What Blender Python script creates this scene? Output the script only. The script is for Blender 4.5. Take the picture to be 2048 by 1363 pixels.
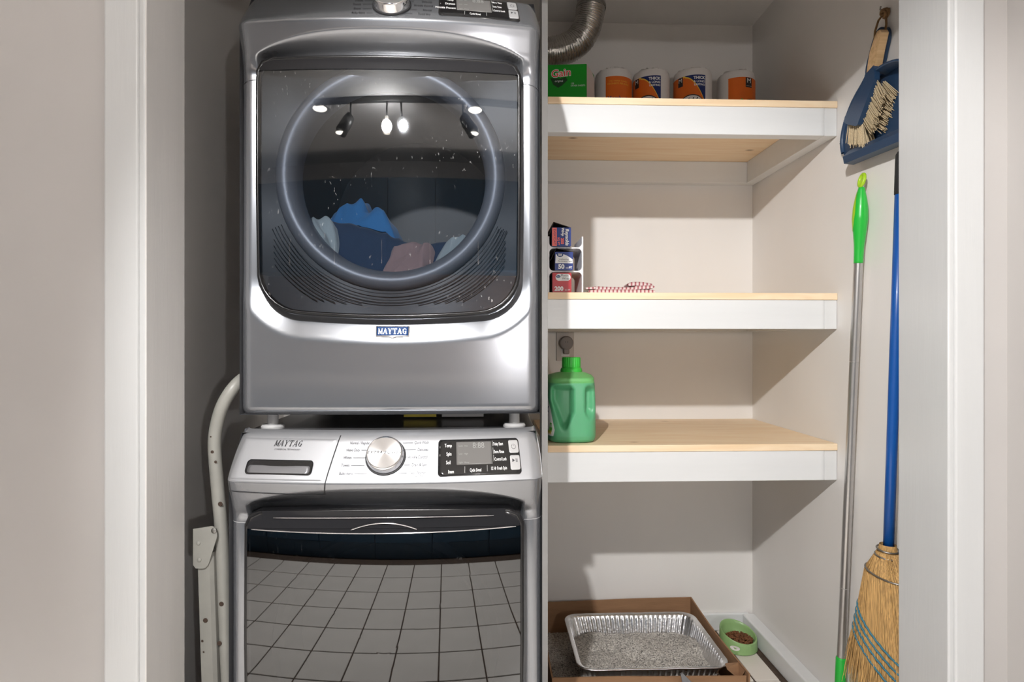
import bpy, bmesh, math, random
import numpy as np
from mathutils import Vector, Matrix, noise
random.seed(7)
for o in list(bpy.data.objects): bpy.data.objects.remove(o)
scene = bpy.context.scene
COL = scene.collection

# ------------------------------------------------------------------ camera
cam_d = bpy.data.cameras.new('camera'); cam = bpy.data.objects.new('camera', cam_d); COL.objects.link(cam)
cam.location = (0, 0, 1.15)
cam.rotation_euler = (math.radians(90), 0, -math.atan(.038))
cam_d.sensor_width = 36.0
cam_d.lens = 1200 / 2048 * 36.0
cam_d.clip_start = .02
scene.camera = cam
# ------------------------------------------------------------------ world, lights, exposure
w = bpy.data.worlds.new('world'); scene.world = w; w.use_nodes = True
w.node_tree.nodes['Background'].inputs[0].default_value = (.9, .93, 1, 1)
w.node_tree.nodes['Background'].inputs[1].default_value = .05
scene.view_settings.view_transform = 'Standard'
scene.view_settings.look = 'None'
scene.view_settings.exposure = .9
scene.view_settings.gamma = 1.0
scene.view_settings.use_curve_mapping = False

def point_light(name, loc, power, color, radius):
    l = bpy.data.lights.new(name, 'POINT'); l.energy = power; l.color = color; l.shadow_soft_size = radius
    o = bpy.data.objects.new(name, l); COL.objects.link(o); o.location = loc; return o
def spot_light(name, loc, target, power, color, radius, ang):
    l = bpy.data.lights.new(name, 'SPOT'); l.energy = power; l.color = color; l.shadow_soft_size = radius
    l.spot_size = math.radians(ang); l.spot_blend = .5
    o = bpy.data.objects.new(name, l); COL.objects.link(o); o.location = loc
    o.rotation_euler = (Vector(target) - Vector(loc)).to_track_quat('-Z', 'Y').to_euler(); return o
WARM = (1, .985, .97)
spot_light('track_spot_light', (-.40, -.32, 2.25), (.66, 2.0, .45), 108, WARM, .028, 67)
point_light('added_fill_light', (.62, -1.0, 1.205), 18, (1, .98, .965), .03)  # added fill for the closet, no such lamp known in the room
point_light('globe_light', (-.52, -.34, 2.255), 7.5, WARM, .035)
spot_light('recessed_light', (-1.05, -.45, 2.395), (-1.05, -.35, 0), 165, WARM, .05, 84)
spot_light('recessed_light', (.12, -.48, 2.395), (.05, -.45, 0), 165, WARM, .05, 76)  # second ceiling light, added to lift the closet with floor bounce

# ------------------------------------------------------------------ helpers
WL = {}
def wl(p):
    return WL.get(p.name, Vector((0, 0, 0))) if p else Vector((0, 0, 0))
def mk(name, verts, faces, mat, parent=None, smooth=False, center=True):
    v = np.array(verts, dtype=float).reshape(-1, 3)
    c = Vector(((v[:, 0].min() + v[:, 0].max()) / 2, (v[:, 1].min() + v[:, 1].max()) / 2, v[:, 2].min())) if center else Vector((0, 0, 0))
    me = bpy.data.meshes.new(name)
    me.from_pydata([tuple(a) for a in (v - np.array(c))], [], [tuple(int(i) for i in f) for f in faces])
    if smooth: me.polygons.foreach_set('use_smooth', [True] * len(me.polygons))
    me.update()
    if mat: me.materials.append(mat)
    o = bpy.data.objects.new(name, me); COL.objects.link(o)
    if parent: o.parent = parent
    o.location = c - wl(parent); WL[o.name] = c
    return o
def from_bm(name, bm, mat, parent=None, smooth=False):
    bm.verts.ensure_lookup_table(); bm.verts.index_update()
    v = [tuple(x.co) for x in bm.verts]; f = [[x.index for x in fc.verts] for fc in bm.faces]
    bm.free()
    return mk(name, v, f, mat, parent, smooth)
def empty(name, loc, label, cat, group=None):
    o = bpy.data.objects.new(name, None); COL.objects.link(o); o.location = loc; o.empty_display_size = .05
    WL[o.name] = Vector(loc); tag(o, label, cat, group); return o
def tag(o, label, cat, group=None, kind=None):
    o['label'] = label; o['category'] = cat
    if group: o['group'] = group
    if kind: o['kind'] = kind
    return o
def struct(o, label=None):
    o['kind'] = 'structure'
    if label: o['label'] = label
    return o
def bm_box(bm, x0, x1, y0, y1, z0, z1, bev=0, seg=2, M=None):
    r = bmesh.ops.create_cube(bm, size=1)
    vs = r['verts']
    for v in vs:
        v.co = Vector(((x0 + x1) / 2 + v.co.x * (x1 - x0), (y0 + y1) / 2 + v.co.y * (y1 - y0), (z0 + z1) / 2 + v.co.z * (z1 - z0)))
    if bev > 0:
        es = list({e for v in vs for e in v.link_edges})
        r2 = bmesh.ops.bevel(bm, geom=es, offset=bev, segments=seg, profile=.5, affect='EDGES')
        vs = list({v for f in r2['faces'] for v in f.verts} | {v for v in vs if v.is_valid})
    if M is not None:
        for v in vs: v.co = M @ v.co
    return vs
def box(name, x0, x1, y0, y1, z0, z1, mat, parent=None, bev=.0015, seg=2, M=None, smooth=False):
    bm = bmesh.new(); bm_box(bm, x0, x1, y0, y1, z0, z1, bev, seg, M)
    return from_bm(name, bm, mat, parent, smooth)
def frame_at(t):
    t = t.normalized(); up = Vector((0, 0, 1)) if abs(t.z) < .9 else Vector((0, 1, 0))
    a = t.cross(up).normalized(); return a, t.cross(a).normalized()
def tube_geo(pts, rads, n=16, cap=True, V=None, F=None):
    V = [] if V is None else V; F = [] if F is None else F
    pts = [Vector(p) for p in pts]; b0 = len(V)
    if not hasattr(rads, '__len__'): rads = [rads] * len(pts)
    a = None
    for i, p in enumerate(pts):
        t = (pts[min(i + 1, len(pts) - 1)] - pts[max(i - 1, 0)])
        t.normalize()
        if a is None: a, b = frame_at(t)
        else:
            a = (a - t * a.dot(t)).normalized(); b = t.cross(a).normalized()
        for k in range(n):
            th = 2 * math.pi * k / n
            V.append(tuple(p + (a * math.cos(th) + b * math.sin(th)) * rads[i]))
    for i in range(len(pts) - 1):
        for k in range(n):
            F.append((b0 + i * n + k, b0 + i * n + (k + 1) % n, b0 + (i + 1) * n + (k + 1) % n, b0 + (i + 1) * n + k))
    if cap:
        F.append(tuple(b0 + k for k in range(n))[::-1]); F.append(tuple(b0 + (len(pts) - 1) * n + k for k in range(n)))
    return V, F
def tube(name, pts, rads, mat, parent=None, n=16, cap=True):
    V, F = tube_geo(pts, rads, n, cap)
    o = mk(name, V, F, mat, parent, True)
    return o
def lathe(name, prof, mat, parent=None, M=None, n=48, smooth=True, closed=False):
    """prof: list of (r, h) about local Z"""
    V, F = [], []
    for r, h in prof:
        for k in range(n):
            th = 2 * math.pi * k / n
            p = Vector((r * math.cos(th), r * math.sin(th), h))
            V.append(tuple(M @ p if M is not None else p))
    m = len(prof)
    for i in range(m - 1):
        for k in range(n):
            F.append((i * n + k, i * n + (k + 1) % n, (i + 1) * n + (k + 1) % n, (i + 1) * n + k))
    if closed: pass
    o = mk(name, V, F, mat, parent, smooth)
    if smooth: sharp(o)
    return o
def sharp(o, ang=35):
    try: o.data.set_sharp_from_angle(angle=math.radians(ang))
    except Exception: pass
def grid_faces(nu, nv, off=0):
    return [(off + i * nv + j, off + (i + 1) * nv + j, off + (i + 1) * nv + j + 1, off + i * nv + j + 1) for i in range(nu - 1) for j in range(nv - 1)]
def prism(name, poly, fn, h0, h1, mat, parent=None, bev=0):
    """poly 2D (u,v) extruded from h0 to h1; fn(u,v,h)->world"""
    n = len(poly)
    V = [fn(u, v, h0) for u, v in poly] + [fn(u, v, h1) for u, v in poly]
    F = [tuple(range(n))[::-1], tuple(range(n, 2 * n))] + [(i, (i + 1) % n, n + (i + 1) % n, n + i) for i in range(n)]
    if bev:
        bm = bmesh.new(); vs = [bm.verts.new(v) for v in V]
        for f in F: bm.faces.new([vs[i] for i in f])
        bmesh.ops.bevel(bm, geom=[e for e in bm.edges if e.calc_face_angle(0) > .8], offset=bev, segments=2, profile=.5, affect='EDGES')
        return from_bm(name, bm, mat, parent)
    return mk(name, V, F, mat, parent)
def rrect(u0, u1, v0, v1, r, n=6):
    out = []
    for cx, cy, a0 in ((u1 - r, v1 - r, 0), (u0 + r, v1 - r, 90), (u0 + r, v0 + r, 180), (u1 - r, v0 + r, 270)):
        for k in range(n + 1):
            a = math.radians(a0 + 90 * k / n); out.append((cx + r * math.cos(a), cy + r * math.sin(a)))
    return out
def text_geo(s, size, shear=0, bold=0, align='CENTER', sx=1, space=1.0):
    cu = bpy.data.curves.new('t', 'FONT'); cu.body = s; cu.size = size; cu.shear = shear; cu.offset = bold
    cu.align_x = align; cu.align_y = 'CENTER'; cu.resolution_u = 3; cu.space_character = space
    ob = bpy.data.objects.new('t', cu); me = bpy.data.meshes.new_from_object(ob)
    V = [(v.co.x * sx, v.co.y) for v in me.vertices]; F = [list(p.vertices) for p in me.polygons]
    bpy.data.objects.remove(ob); bpy.data.curves.remove(cu); bpy.data.meshes.remove(me)
    return V, F
def letters(name, items, fn, mat, parent, h=.0008):
    """items: list of dict(s,u,v,size,...) joined into one lettering part, mapped by fn(u,v,h)"""
    V, F = [], []
    for it in items:
        it = dict(it); u, v = it.pop('u'), it.pop('v'); hh = it.pop('h', h); s = it.pop('s'); size = it.pop('size'); rot = it.pop('rot', 0)
        tv, tf = text_geo(s, size, **it); b = len(V); c, sn = math.cos(rot), math.sin(rot)
        V += [fn(u + x * c - y * sn, v + x * sn + y * c, hh) for x, y in tv]; F += [[i + b for i in f] for f in tf]
    o = mk(name, V, F, mat, parent); o['kind'] = 'stuff'; return o
SERIF = {
 'M': [((.06, 0), (.06, 1), .12), ((.06, 1), (.5, .08), .2), ((.94, 1), (.5, .08), .1), ((.92, 0), (.92, 1), .2), ((-.06, .03), (.22, .03), -.07), ((.74, .03), (1.1, .03), -.07), ((-.06, .97), (.2, .97), -.07), ((.84, .97), (1.1, .97), -.07)],
 'A': [((.06, 0), (.5, 1), .09), ((.5, 1), (.9, 0), .2), ((.22, .33), (.75, .33), -.08), ((-.06, .03), (.22, .03), -.07), ((.68, .03), (1.06, .03), -.07)],
 'Y': [((.12, 1), (.5, .45), .2), ((.9, 1), (.5, .45), .09), ((.5, 0), (.5, .5), .2), ((.3, .03), (.7, .03), -.07), ((-.04, .97), (.34, .97), -.07), ((.74, .97), (1.06, .97), -.07)],
 'T': [((.5, 0), (.5, 1), .2), ((.0, .96), (1, .96), -.08), ((.03, .74), (.03, 1), .07), ((.97, .74), (.97, 1), .07), ((.28, .03), (.72, .03), -.07)],
 'G': [((.9, .75), (.7, .95), .09), ((.72, .96), (.4, .96), -.08), ((.45, .96), (.16, .72), .12), ((.15, .75), (.15, .25), .2), ((.16, .28), (.42, .04), .12), ((.4, .04), (.75, .04), -.08), ((.8, .0), (.8, .42), .2), ((.6, .42), (1.0, .42), -.07)],
}
def serif(word, h, sx, shear=0, gap=.22):
    V, F = [], []; x = 0; n = len(word); tot = n * sx + (n - 1) * gap * sx
    for ch in word:
        for (p, q, t) in SERIF[ch]:
            (x0, y0), (x1, y1) = p, q; b = len(V)
            if t < 0: quad = [(x0, y0 + t / 2), (x1, y1 + t / 2), (x1, y1 - t / 2), (x0, y0 - t / 2)]
            else: quad = [(x0 - t / 2, y0), (x0 + t / 2, y0), (x1 + t / 2, y1), (x1 - t / 2, y1)]
            for a, c in quad:
                V.append(((a * sx + x - tot / 2 + shear * (c - .5)) * h, (c - .5) * h))
            F.append([b, b + 1, b + 2, b + 3])
        x += sx * (1 + gap)
    return V, F
def plane_fn(O, U, Vv, N):
    O, U, Vv, N = map(Vector, (O, U, Vv, N))
    return lambda u, v, h=0: tuple(O + U * u + Vv * v + N * h)

# ------------------------------------------------------------------ materials
def nodes(m):
    nt = m.node_tree; return nt, nt.nodes, nt.links
def mat(name, col, rough=.5, metal=0, var=0, vscale=8, bump=0, bscale=60, coat=0, spec=.5, trans=0, stretch=(1, 1, 1), sheen=0, sss=0, aniso=0):
    m = bpy.data.materials.new(name); m.use_nodes = True; nt, N, L = nodes(m); b = N['Principled BSDF']
    b.inputs['Base Color'].default_value = (*col, 1); b.inputs['Roughness'].default_value = rough; b.inputs['Metallic'].default_value = metal
    b.inputs['Coat Weight'].default_value = coat; b.inputs['Coat Roughness'].default_value = .06
    b.inputs['Specular IOR Level'].default_value = spec; b.inputs['Transmission Weight'].default_value = trans
    b.inputs['Sheen Weight'].default_value = sheen
    if sss: b.inputs['Subsurface Weight'].default_value = sss; b.inputs['Subsurface Radius'].default_value = (.02, .02, .02); b.inputs['Subsurface Scale'].default_value = .5
    if aniso: b.inputs['Anisotropic'].default_value = aniso
    if var or bump:
        tc = N.new('ShaderNodeTexCoord'); mp = N.new('ShaderNodeMapping'); mp.inputs['Scale'].default_value = stretch
        L.new(tc.outputs['Object'], mp.inputs['Vector'])
        if var:
            n = N.new('ShaderNodeTexNoise'); n.inputs['Scale'].default_value = vscale; n.inputs['Detail'].default_value = 5
            L.new(mp.outputs[0], n.inputs['Vector'])
            r = N.new('ShaderNodeValToRGB'); r.color_ramp.elements[0].position = .3; r.color_ramp.elements[1].position = .7
            r.color_ramp.elements[0].color = (*[c * (1 - var) for c in col], 1); r.color_ramp.elements[1].color = (*[min(1, c * (1 + var)) for c in col], 1)
            L.new(n.outputs['Fac'], r.inputs['Fac']); L.new(r.outputs[0], b.inputs['Base Color'])
        if bump:
            n2 = N.new('ShaderNodeTexNoise'); n2.inputs['Scale'].default_value = bscale; n2.inputs['Detail'].default_value = 4
            L.new(mp.outputs[0], n2.inputs['Vector'])
            bp = N.new('ShaderNodeBump'); bp.inputs['Strength'].default_value = bump; bp.inputs['Distance'].default_value = .002
            L.new(n2.outputs['Fac'], bp.inputs['Height']); L.new(bp.outputs[0], b.inputs['Normal'])
    return m
def wood(name, c0, c1, scale=1, knots=True):
    m = bpy.data.materials.new(name); m.use_nodes = True; nt, N, L = nodes(m); b = N['Principled BSDF']; b.inputs['Roughness'].default_value = .5
    tc = N.new('ShaderNodeTexCoord'); mp = N.new('ShaderNodeMapping'); mp.inputs['Scale'].default_value = (1.2 * scale, 16 * scale, 16 * scale)
    L.new(tc.outputs['Object'], mp.inputs['Vector'])
    n = N.new('ShaderNodeTexNoise'); n.inputs['Scale'].default_value = 3; n.inputs['Detail'].default_value = 6; n.inputs['Distortion'].default_value = .6
    L.new(mp.outputs[0], n.inputs['Vector'])
    r = N.new('ShaderNodeValToRGB'); r.color_ramp.elements[0].position = .35; r.color_ramp.elements[1].position = .65
    r.color_ramp.elements[0].color = (*c0, 1); r.color_ramp.elements[1].color = (*c1, 1)
    L.new(n.outputs['Fac'], r.inputs['Fac']); out = r.outputs[0]
    if knots:
        mp2 = N.new('ShaderNodeMapping'); mp2.inputs['Scale'].default_value = (5, 9, 4); L.new(tc.outputs['Object'], mp2.inputs['Vector'])
        v = N.new('ShaderNodeTexVoronoi'); v.inputs['Scale'].default_value = 1.1; L.new(mp2.outputs[0], v.inputs['Vector'])
        r2 = N.new('ShaderNodeValToRGB'); r2.color_ramp.elements[0].position = .04; r2.color_ramp.elements[1].position = .11
        r2.color_ramp.elements[0].color = (1, 1, 1, 1); r2.color_ramp.elements[1].color = (0, 0, 0, 1)
        L.new(v.outputs['Distance'], r2.inputs['Fac'])
        mx = N.new('ShaderNodeMixRGB'); mx.inputs[2].default_value = (.24, .12, .045, 1)
        mu = N.new('ShaderNodeMath'); mu.operation = 'MULTIPLY'; mu.inputs[1].default_value = .75
        L.new(r2.outputs[0], mu.inputs[0]); L.new(mu.outputs[0], mx.inputs[0]); L.new(out, mx.inputs[1]); out = mx.outputs[0]
    L.new(out, b.inputs['Base Color']); return m
def tinted_glass(name, tint, refl, rough=.015, dust=0):
    m = bpy.data.materials.new(name); m.use_nodes = True; nt, N, L = nodes(m); N.remove(N['Principled BSDF'])
    t = N.new('ShaderNodeBsdfTransparent'); t.inputs[0].default_value = (*tint, 1)
    g = N.new('ShaderNodeBsdfGlossy'); g.inputs['Roughness'].default_value = rough; g.inputs['Color'].default_value = (.95, .97, 1, 1)
    f = N.new('ShaderNodeFresnel'); f.inputs['IOR'].default_value = 1.5
    ad = N.new('ShaderNodeMath'); ad.inputs[1].default_value = refl; L.new(f.outputs[0], ad.inputs[0])
    mx = N.new('ShaderNodeMixShader'); L.new(ad.outputs[0], mx.inputs[0]); L.new(t.outputs[0], mx.inputs[1]); L.new(g.outputs[0], mx.inputs[2])
    # fine dust and wipe marks on the pane
    if dust:
        tc = N.new('ShaderNodeTexCoord'); mp = N.new('ShaderNodeMapping'); mp.inputs['Rotation'].default_value = (0, .5, 0); mp.inputs['Scale'].default_value = (1, 1, .45); L.new(tc.outputs['Object'], mp.inputs[0])
        n1 = N.new('ShaderNodeTexNoise'); n1.inputs['Scale'].default_value = 190; n1.inputs['Detail'].default_value = 2; L.new(mp.outputs[0], n1.inputs[0])
        n2 = N.new('ShaderNodeTexNoise'); n2.inputs['Scale'].default_value = 7; L.new(tc.outputs['Object'], n2.inputs[0])
        r1 = N.new('ShaderNodeMapRange'); r1.inputs[1].default_value = .66; r1.inputs[2].default_value = .74; L.new(n1.outputs[0], r1.inputs[0])
        r2 = N.new('ShaderNodeMapRange'); r2.inputs[1].default_value = .48; r2.inputs[2].default_value = .7; L.new(n2.outputs[0], r2.inputs[0])
        mu = N.new('ShaderNodeMath'); mu.operation = 'MULTIPLY'; L.new(r1.outputs[0], mu.inputs[0]); L.new(r2.outputs[0], mu.inputs[1])
        m3 = N.new('ShaderNodeMath'); m3.operation = 'MULTIPLY_ADD'; m3.inputs[1].default_value = dust; m3.inputs[2].default_value = dust * .008; L.new(mu.outputs[0], m3.inputs[0])
        df = N.new('ShaderNodeBsdfDiffuse'); df.inputs[0].default_value = (.7, .7, .7, 1)
        m4 = N.new('ShaderNodeMixShader'); L.new(m3.outputs[0], m4.inputs[0]); L.new(mx.outputs[0], m4.inputs[1]); L.new(df.outputs[0], m4.inputs[2]); mx = m4
    L.new(mx.outputs[0], N['Material Output'].inputs['Surface']); return m
def stripes(name, c0, c1, scale, axis='X', ratio=.5, rot=0):
    m = bpy.data.materials.new(name); m.use_nodes = True; nt, N, L = nodes(m); b = N['Principled BSDF']; b.inputs['Roughness'].default_value = .9
    tc = N.new('ShaderNodeTexCoord'); mp = N.new('ShaderNodeMapping'); mp.inputs['Rotation'].default_value = (0, rot, 0); L.new(tc.outputs['UV' if axis == 'UV' else 'Object'], mp.inputs[0])
    wv = N.new('ShaderNodeTexWave'); wv.bands_direction = 'X'; wv.inputs['Scale'].default_value = scale; wv.inputs['Distortion'].default_value = .3
    L.new(mp.outputs[0], wv.inputs[0]); r = N.new('ShaderNodeValToRGB'); r.color_ramp.interpolation = 'LINEAR'
    r.color_ramp.elements[0].position = ratio; r.color_ramp.elements[1].position = ratio + .08
    r.color_ramp.elements[0].color = (*c0, 1); r.color_ramp.elements[1].color = (*c1, 1)
    L.new(wv.outputs['Fac'], r.inputs[0]); L.new(r.outputs[0], b.inputs['Base Color']); return m
def speckle(name, cols, scale, rough=.9, bump=.6):
    m = bpy.data.materials.new(name); m.use_nodes = True; nt, N, L = nodes(m); b = N['Principled BSDF']; b.inputs['Roughness'].default_value = rough
    tc = N.new('ShaderNodeTexCoord'); v = N.new('ShaderNodeTexVoronoi'); v.inputs['Scale'].default_value = scale; L.new(tc.outputs['Object'], v.inputs['Vector'])
    s = N.new('ShaderNodeSeparateColor'); L.new(v.outputs['Color'], s.inputs[0])
    r = N.new('ShaderNodeValToRGB'); cr = r.color_ramp
    cr.elements[0].color = (*cols[0], 1); cr.elements[1].color = (*cols[-1], 1)
    for i, c in enumerate(cols[1:-1]): e = cr.elements.new((i + 1) / (len(cols) - 1)); e.color = (*c, 1)
    L.new(s.outputs[0], r.inputs[0]); L.new(r.outputs[0], b.inputs['Base Color'])
    bp = N.new('ShaderNodeBump'); bp.inputs['Strength'].default_value = bump; bp.inputs['Distance'].default_value = .003; L.new(s.outputs[1], bp.inputs['Height']); L.new(bp.outputs[0], b.inputs['Normal'])
    return m

M = {}
M['wall'] = mat('taupe_wall_paint', (.50, .48, .468), .45, var=.03, vscale=3, bump=.12, bscale=45)
M['closet'] = mat('closet_wall_paint', (.80, .775, .75), .5, var=.025, vscale=3, bump=.1, bscale=30, stretch=(1, 1, .4))
M['trim'] = mat('white_trim_paint', (.58, .588, .592), .3, var=.015, vscale=4, bump=.15, bscale=30, stretch=(6, 6, .4))
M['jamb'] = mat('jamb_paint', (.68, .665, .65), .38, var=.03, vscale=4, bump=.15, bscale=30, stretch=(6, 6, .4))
M['ceil'] = mat('ceiling_paint', (.82, .80, .78), .7, bump=.05)
M['white'] = mat('white_board_paint', (.73, .74, .745), .32, var=.015, vscale=6, bump=.12, bscale=25, stretch=(.5, 5, 5))
M['pine'] = wood('pine_board', (.85, .63, .40), (.92, .74, .52))
M['slate'] = mat('metallic_slate_paint', (.25, .26, .28), .24, metal=.7, coat=.5)
M['slate_side'] = mat('slate_cabinet_paint', (.20, .20, .21), .4, metal=.6, coat=.3)
M['console'] = mat('silver_console', (.50, .51, .535), .42, metal=.75, coat=.25)
M['black'] = mat('black_gloss_plastic', (.008, .008, .009), .12, coat=.5)
M['blackmat'] = mat('black_gasket', (.008, .008, .009), .25)
M['strip'] = mat('dark_handle_strip', (.02, .02, .022), .10, spec=.15)
M['chrome'] = mat('chrome', (.85, .85, .87), .08, metal=1)
M['brushed'] = mat('brushed_disc', (.80, .80, .81), .28, metal=1, aniso=.85)
_t = M['brushed'].node_tree; _n = _t.nodes.new('ShaderNodeTangent'); _n.direction_type = 'RADIAL'; _n.axis = 'Z'
_t.links.new(_n.outputs[0], _t.nodes['Principled BSDF'].inputs['Tangent'])
M['ring'] = mat('grey_door_ring', (.30, .31, .34), .42, metal=.3)
M['doorinner'] = mat('dark_door_liner', (.045, .047, .052), .4)
M['drum'] = mat('steel_drum', (.15, .145, .14), .5, metal=.4, var=.05)
M['screen'] = mat('lcd_screen', (.16, .155, .15), .2, coat=.4)
M['btn'] = mat('silver_button', (.62, .62, .63), .3, metal=.5)
M['ink'] = mat('grey_ink', (.045, .045, .05), .6)
M['inkdark'] = mat('dark_ink', (.02, .02, .022), .6)
M['inkwhite'] = mat('white_ink', (.8, .8, .8), .6)
M['inkdim'] = mat('dim_segment_ink', (.30, .30, .29), .5)
M['badge'] = mat('badge_blue', (.012, .05, .17), .5, spec=.2)
M['glass_d'] = tinted_glass('dryer_tinted_glass', (.46, .485, .52), .042, dust=.35)
M['glass_w'] = tinted_glass('washer_tinted_glass', (.08, .085, .095), .062, dust=.06)
M['bluecloth'] = mat('blue_cotton', (.05, .26, .62), .9, sheen=.3, bump=.3, bscale=300)
M['navycloth'] = mat('navy_cotton', (.03, .06, .13), .9, sheen=.3, bump=.3, bscale=300)
M['pinkcloth'] = mat('dusty_pink_cotton', (.45, .30, .29), .9, sheen=.3, bump=.3, bscale=300)
M['palecloth'] = mat('pale_grey_cotton', (.50, .58, .60), .9, sheen=.3, bump=.3, bscale=300)
M['foil'] = mat('aluminium_foil', (.78, .78, .79), .22, metal=1, bump=.35, bscale=120)
M['duct'] = mat('aluminium_duct', (.62, .60, .57), .24, metal=1, bump=.6, bscale=90)
M['card'] = mat('corrugated_cardboard', (.30, .165, .085), .85, var=.08, vscale=10, bump=.25, bscale=40, stretch=(1, 1, 8))
M['cardedge'] = mat('cardboard_edge', (.36, .21, .12), .9, var=.15, vscale=200)
M['litter'] = speckle('grey_clay_litter', [(.10, .095, .09), (.38, .355, .325), (.48, .45, .41), (.68, .65, .60)], 330)
M['bowlgreen'] = mat('green_bowl_plastic', (.27, .44, .18), .35, sss=.05)
M['kibble'] = mat('brown_kibble', (.16, .06, .02), .8, var=.3, vscale=80, bump=.4, bscale=200)
M['tile'] = mat('cream_floor_tile', (.74, .69, .63), .28, var=.05, vscale=5, bump=.05)
M['grout'] = mat('dark_grout', (.07, .045, .03), .9, var=.3, vscale=40, bump=.4)
M['capgreen'] = mat('green_cap_plastic', (.05, .55, .06), .35, sss=.1)
M['twine'] = mat('brown_twine', (.22, .12, .05), .9, bump=.8, bscale=300)
M['panblue'] = mat('navy_dustpan_plastic', (.020, .052, .115), .38, bump=.1, bscale=200)
M['bamboo'] = wood('bamboo_handle', (.52, .33, .16), (.68, .46, .25), 2, False)
M['bristle'] = mat('cream_bristle', (.55, .44, .28), .8, var=.3, vscale=150, stretch=(6, 6, 1))
M['straw'] = mat('broom_straw', (.50, .30, .11), .75, var=.45, vscale=60, stretch=(8, 8, .4))
M['stitch'] = mat('blue_stitch_cord', (.05, .19, .27), .8)
M['wire'] = mat('steel_wire', (.35, .34, .32), .4, metal=1)
M['polegreen'] = mat('green_grip_plastic', (.02, .48, .05), .3, coat=.2)
M['lime'] = mat('lime_grip_plastic', (.38, .62, .02), .35)
M['alu'] = mat('satin_aluminium', (.56, .55, .54), .34, metal=.9)
M['poleblue'] = mat('blue_broom_pole', (.004, .085, .36), .35, coat=.2)
M['griprub'] = mat('black_rubber_grip', (.015, .015, .016), .7, bump=1, bscale=250)
M['ladder'] = mat('chipped_cream_enamel', (.29, .285, .26), .4, var=.06, vscale=20)
M['rust'] = mat('dark_rust_chip', (.05, .03, .02), .8)
M['rackwhite'] = mat('white_plastic', (.80, .79, .80), .35)
M['paper'] = mat('white_paper_roll', (.72, .69, .67), .8, bump=.5, bscale=70)
M['orange'] = mat('orange_label', (.74, .145, .012), .35, var=.12, vscale=6)
M['navylab'] = mat('navy_label', (.008, .022, .13), .35)
M['yellowlab'] = mat('yellow_label', (.85, .55, .06), .4)
M['gaingreen'] = mat('green_carton', (.005, .26, .012), .38)
M['gaindark'] = mat('dark_green_print', (.003, .045, .006), .5)
M['gainside'] = mat('pale_carton_side', (.62, .54, .50), .6)
M['red'] = mat('red_print', (.70, .045, .02), .4)
M['redbox'] = mat('red_carton', (.44, .006, .016), .35)
M['bluebox'] = mat('royal_blue_carton', (.008, .032, .20), .35)
M['salmon'] = mat('salmon_print', (.85, .16, .12), .4)
M['shadecard'] = mat('shaded_carton_inside', (.03, .022, .018), .8)  # shade of unlit flaps and carton sides put into the colour
M['leaf'] = mat('leaf_green_print', (.08, .35, .04), .5)
M['plate'] = mat('cream_outlet_plate', (.55, .50, .46), .45)
M['plugrey'] = mat('grey_plug_plastic', (.22, .20, .20), .5)
M['scoop'] = mat('grey_scoop_plastic', (.16, .16, .165), .45)
M['cabblue'] = mat('deep_blue_cabinet_paint', (.012, .055, .105), .4)
M['counter'] = mat('pale_worktop', (.62, .54, .47), .3, var=.06, vscale=30)
M['splash'] = mat('brown_backsplash', (.14, .085, .06), .5, var=.3, vscale=12, stretch=(1, 1, 6))
M['trackgrey'] = mat('grey_track_metal', (.14, .14, .14), .4, metal=.5)
M['sticker_y'] = mat('yellow_sticker', (.55, .45, .04), .5)
M['sticker_w'] = mat('white_sticker', (.45, .45, .45), .5)
M['dishred'] = stripes('red_striped_cotton', (.74, .62, .60), (.42, .13, .145), 26, ratio=.60)
def emit(name, col, s):
    m = bpy.data.materials.new(name); m.use_nodes = True; b = m.node_tree.nodes['Principled BSDF']
    b.inputs['Emission Color'].default_value = (*col, 1); b.inputs['Emission Strength'].default_value = s; return m
M['bulb'] = emit('lit_lens', (1, .92, .8), 8)
def clear_bulb():
    m = bpy.data.materials.new('glowing_clear_bulb'); m.use_nodes = True; nt, N, L = nodes(m); N.remove(N['Principled BSDF'])
    t = N.new('ShaderNodeBsdfTransparent'); e = N.new('ShaderNodeEmission'); e.inputs[0].default_value = (1, .9, .75, 1); e.inputs[1].default_value = 2.5
    a = N.new('ShaderNodeAddShader'); L.new(t.outputs[0], a.inputs[0]); L.new(e.outputs[0], a.inputs[1]); L.new(a.outputs[0], N['Material Output'].inputs['Surface']); return m
M['clearbulb'] = clear_bulb()
# jug: green plastic, the liquid inside shows darker and bluer below its level
def jug_mat():
    m = bpy.data.materials.new('green_jug_plastic'); m.use_nodes = True; nt, N, L = nodes(m); b = N['Principled BSDF']; b.inputs['Roughness'].default_value = .38
    tc = N.new('ShaderNodeTexCoord'); sp = N.new('ShaderNodeSeparateXYZ'); L.new(tc.outputs['Object'], sp.inputs[0])
    r = N.new('ShaderNodeMapRange'); r.inputs[1].default_value = .180; r.inputs[2].default_value = .184; L.new(sp.outputs['Z'], r.inputs[0])
    mx = N.new('ShaderNodeMixRGB'); mx.inputs[1].default_value = (.105, .40, .20, 1); mx.inputs[2].default_value = (.17, .50, .17, 1); L.new(r.outputs[0], mx.inputs[0])
    L.new(mx.outputs[0], b.inputs['Base Color']); b.inputs['Subsurface Weight'].default_value = .25; b.inputs['Subsurface Radius'].default_value = (.01, .03, .015); b.inputs['Subsurface Scale'].default_value = .5
    return m
M['jug'] = jug_mat()

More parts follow.
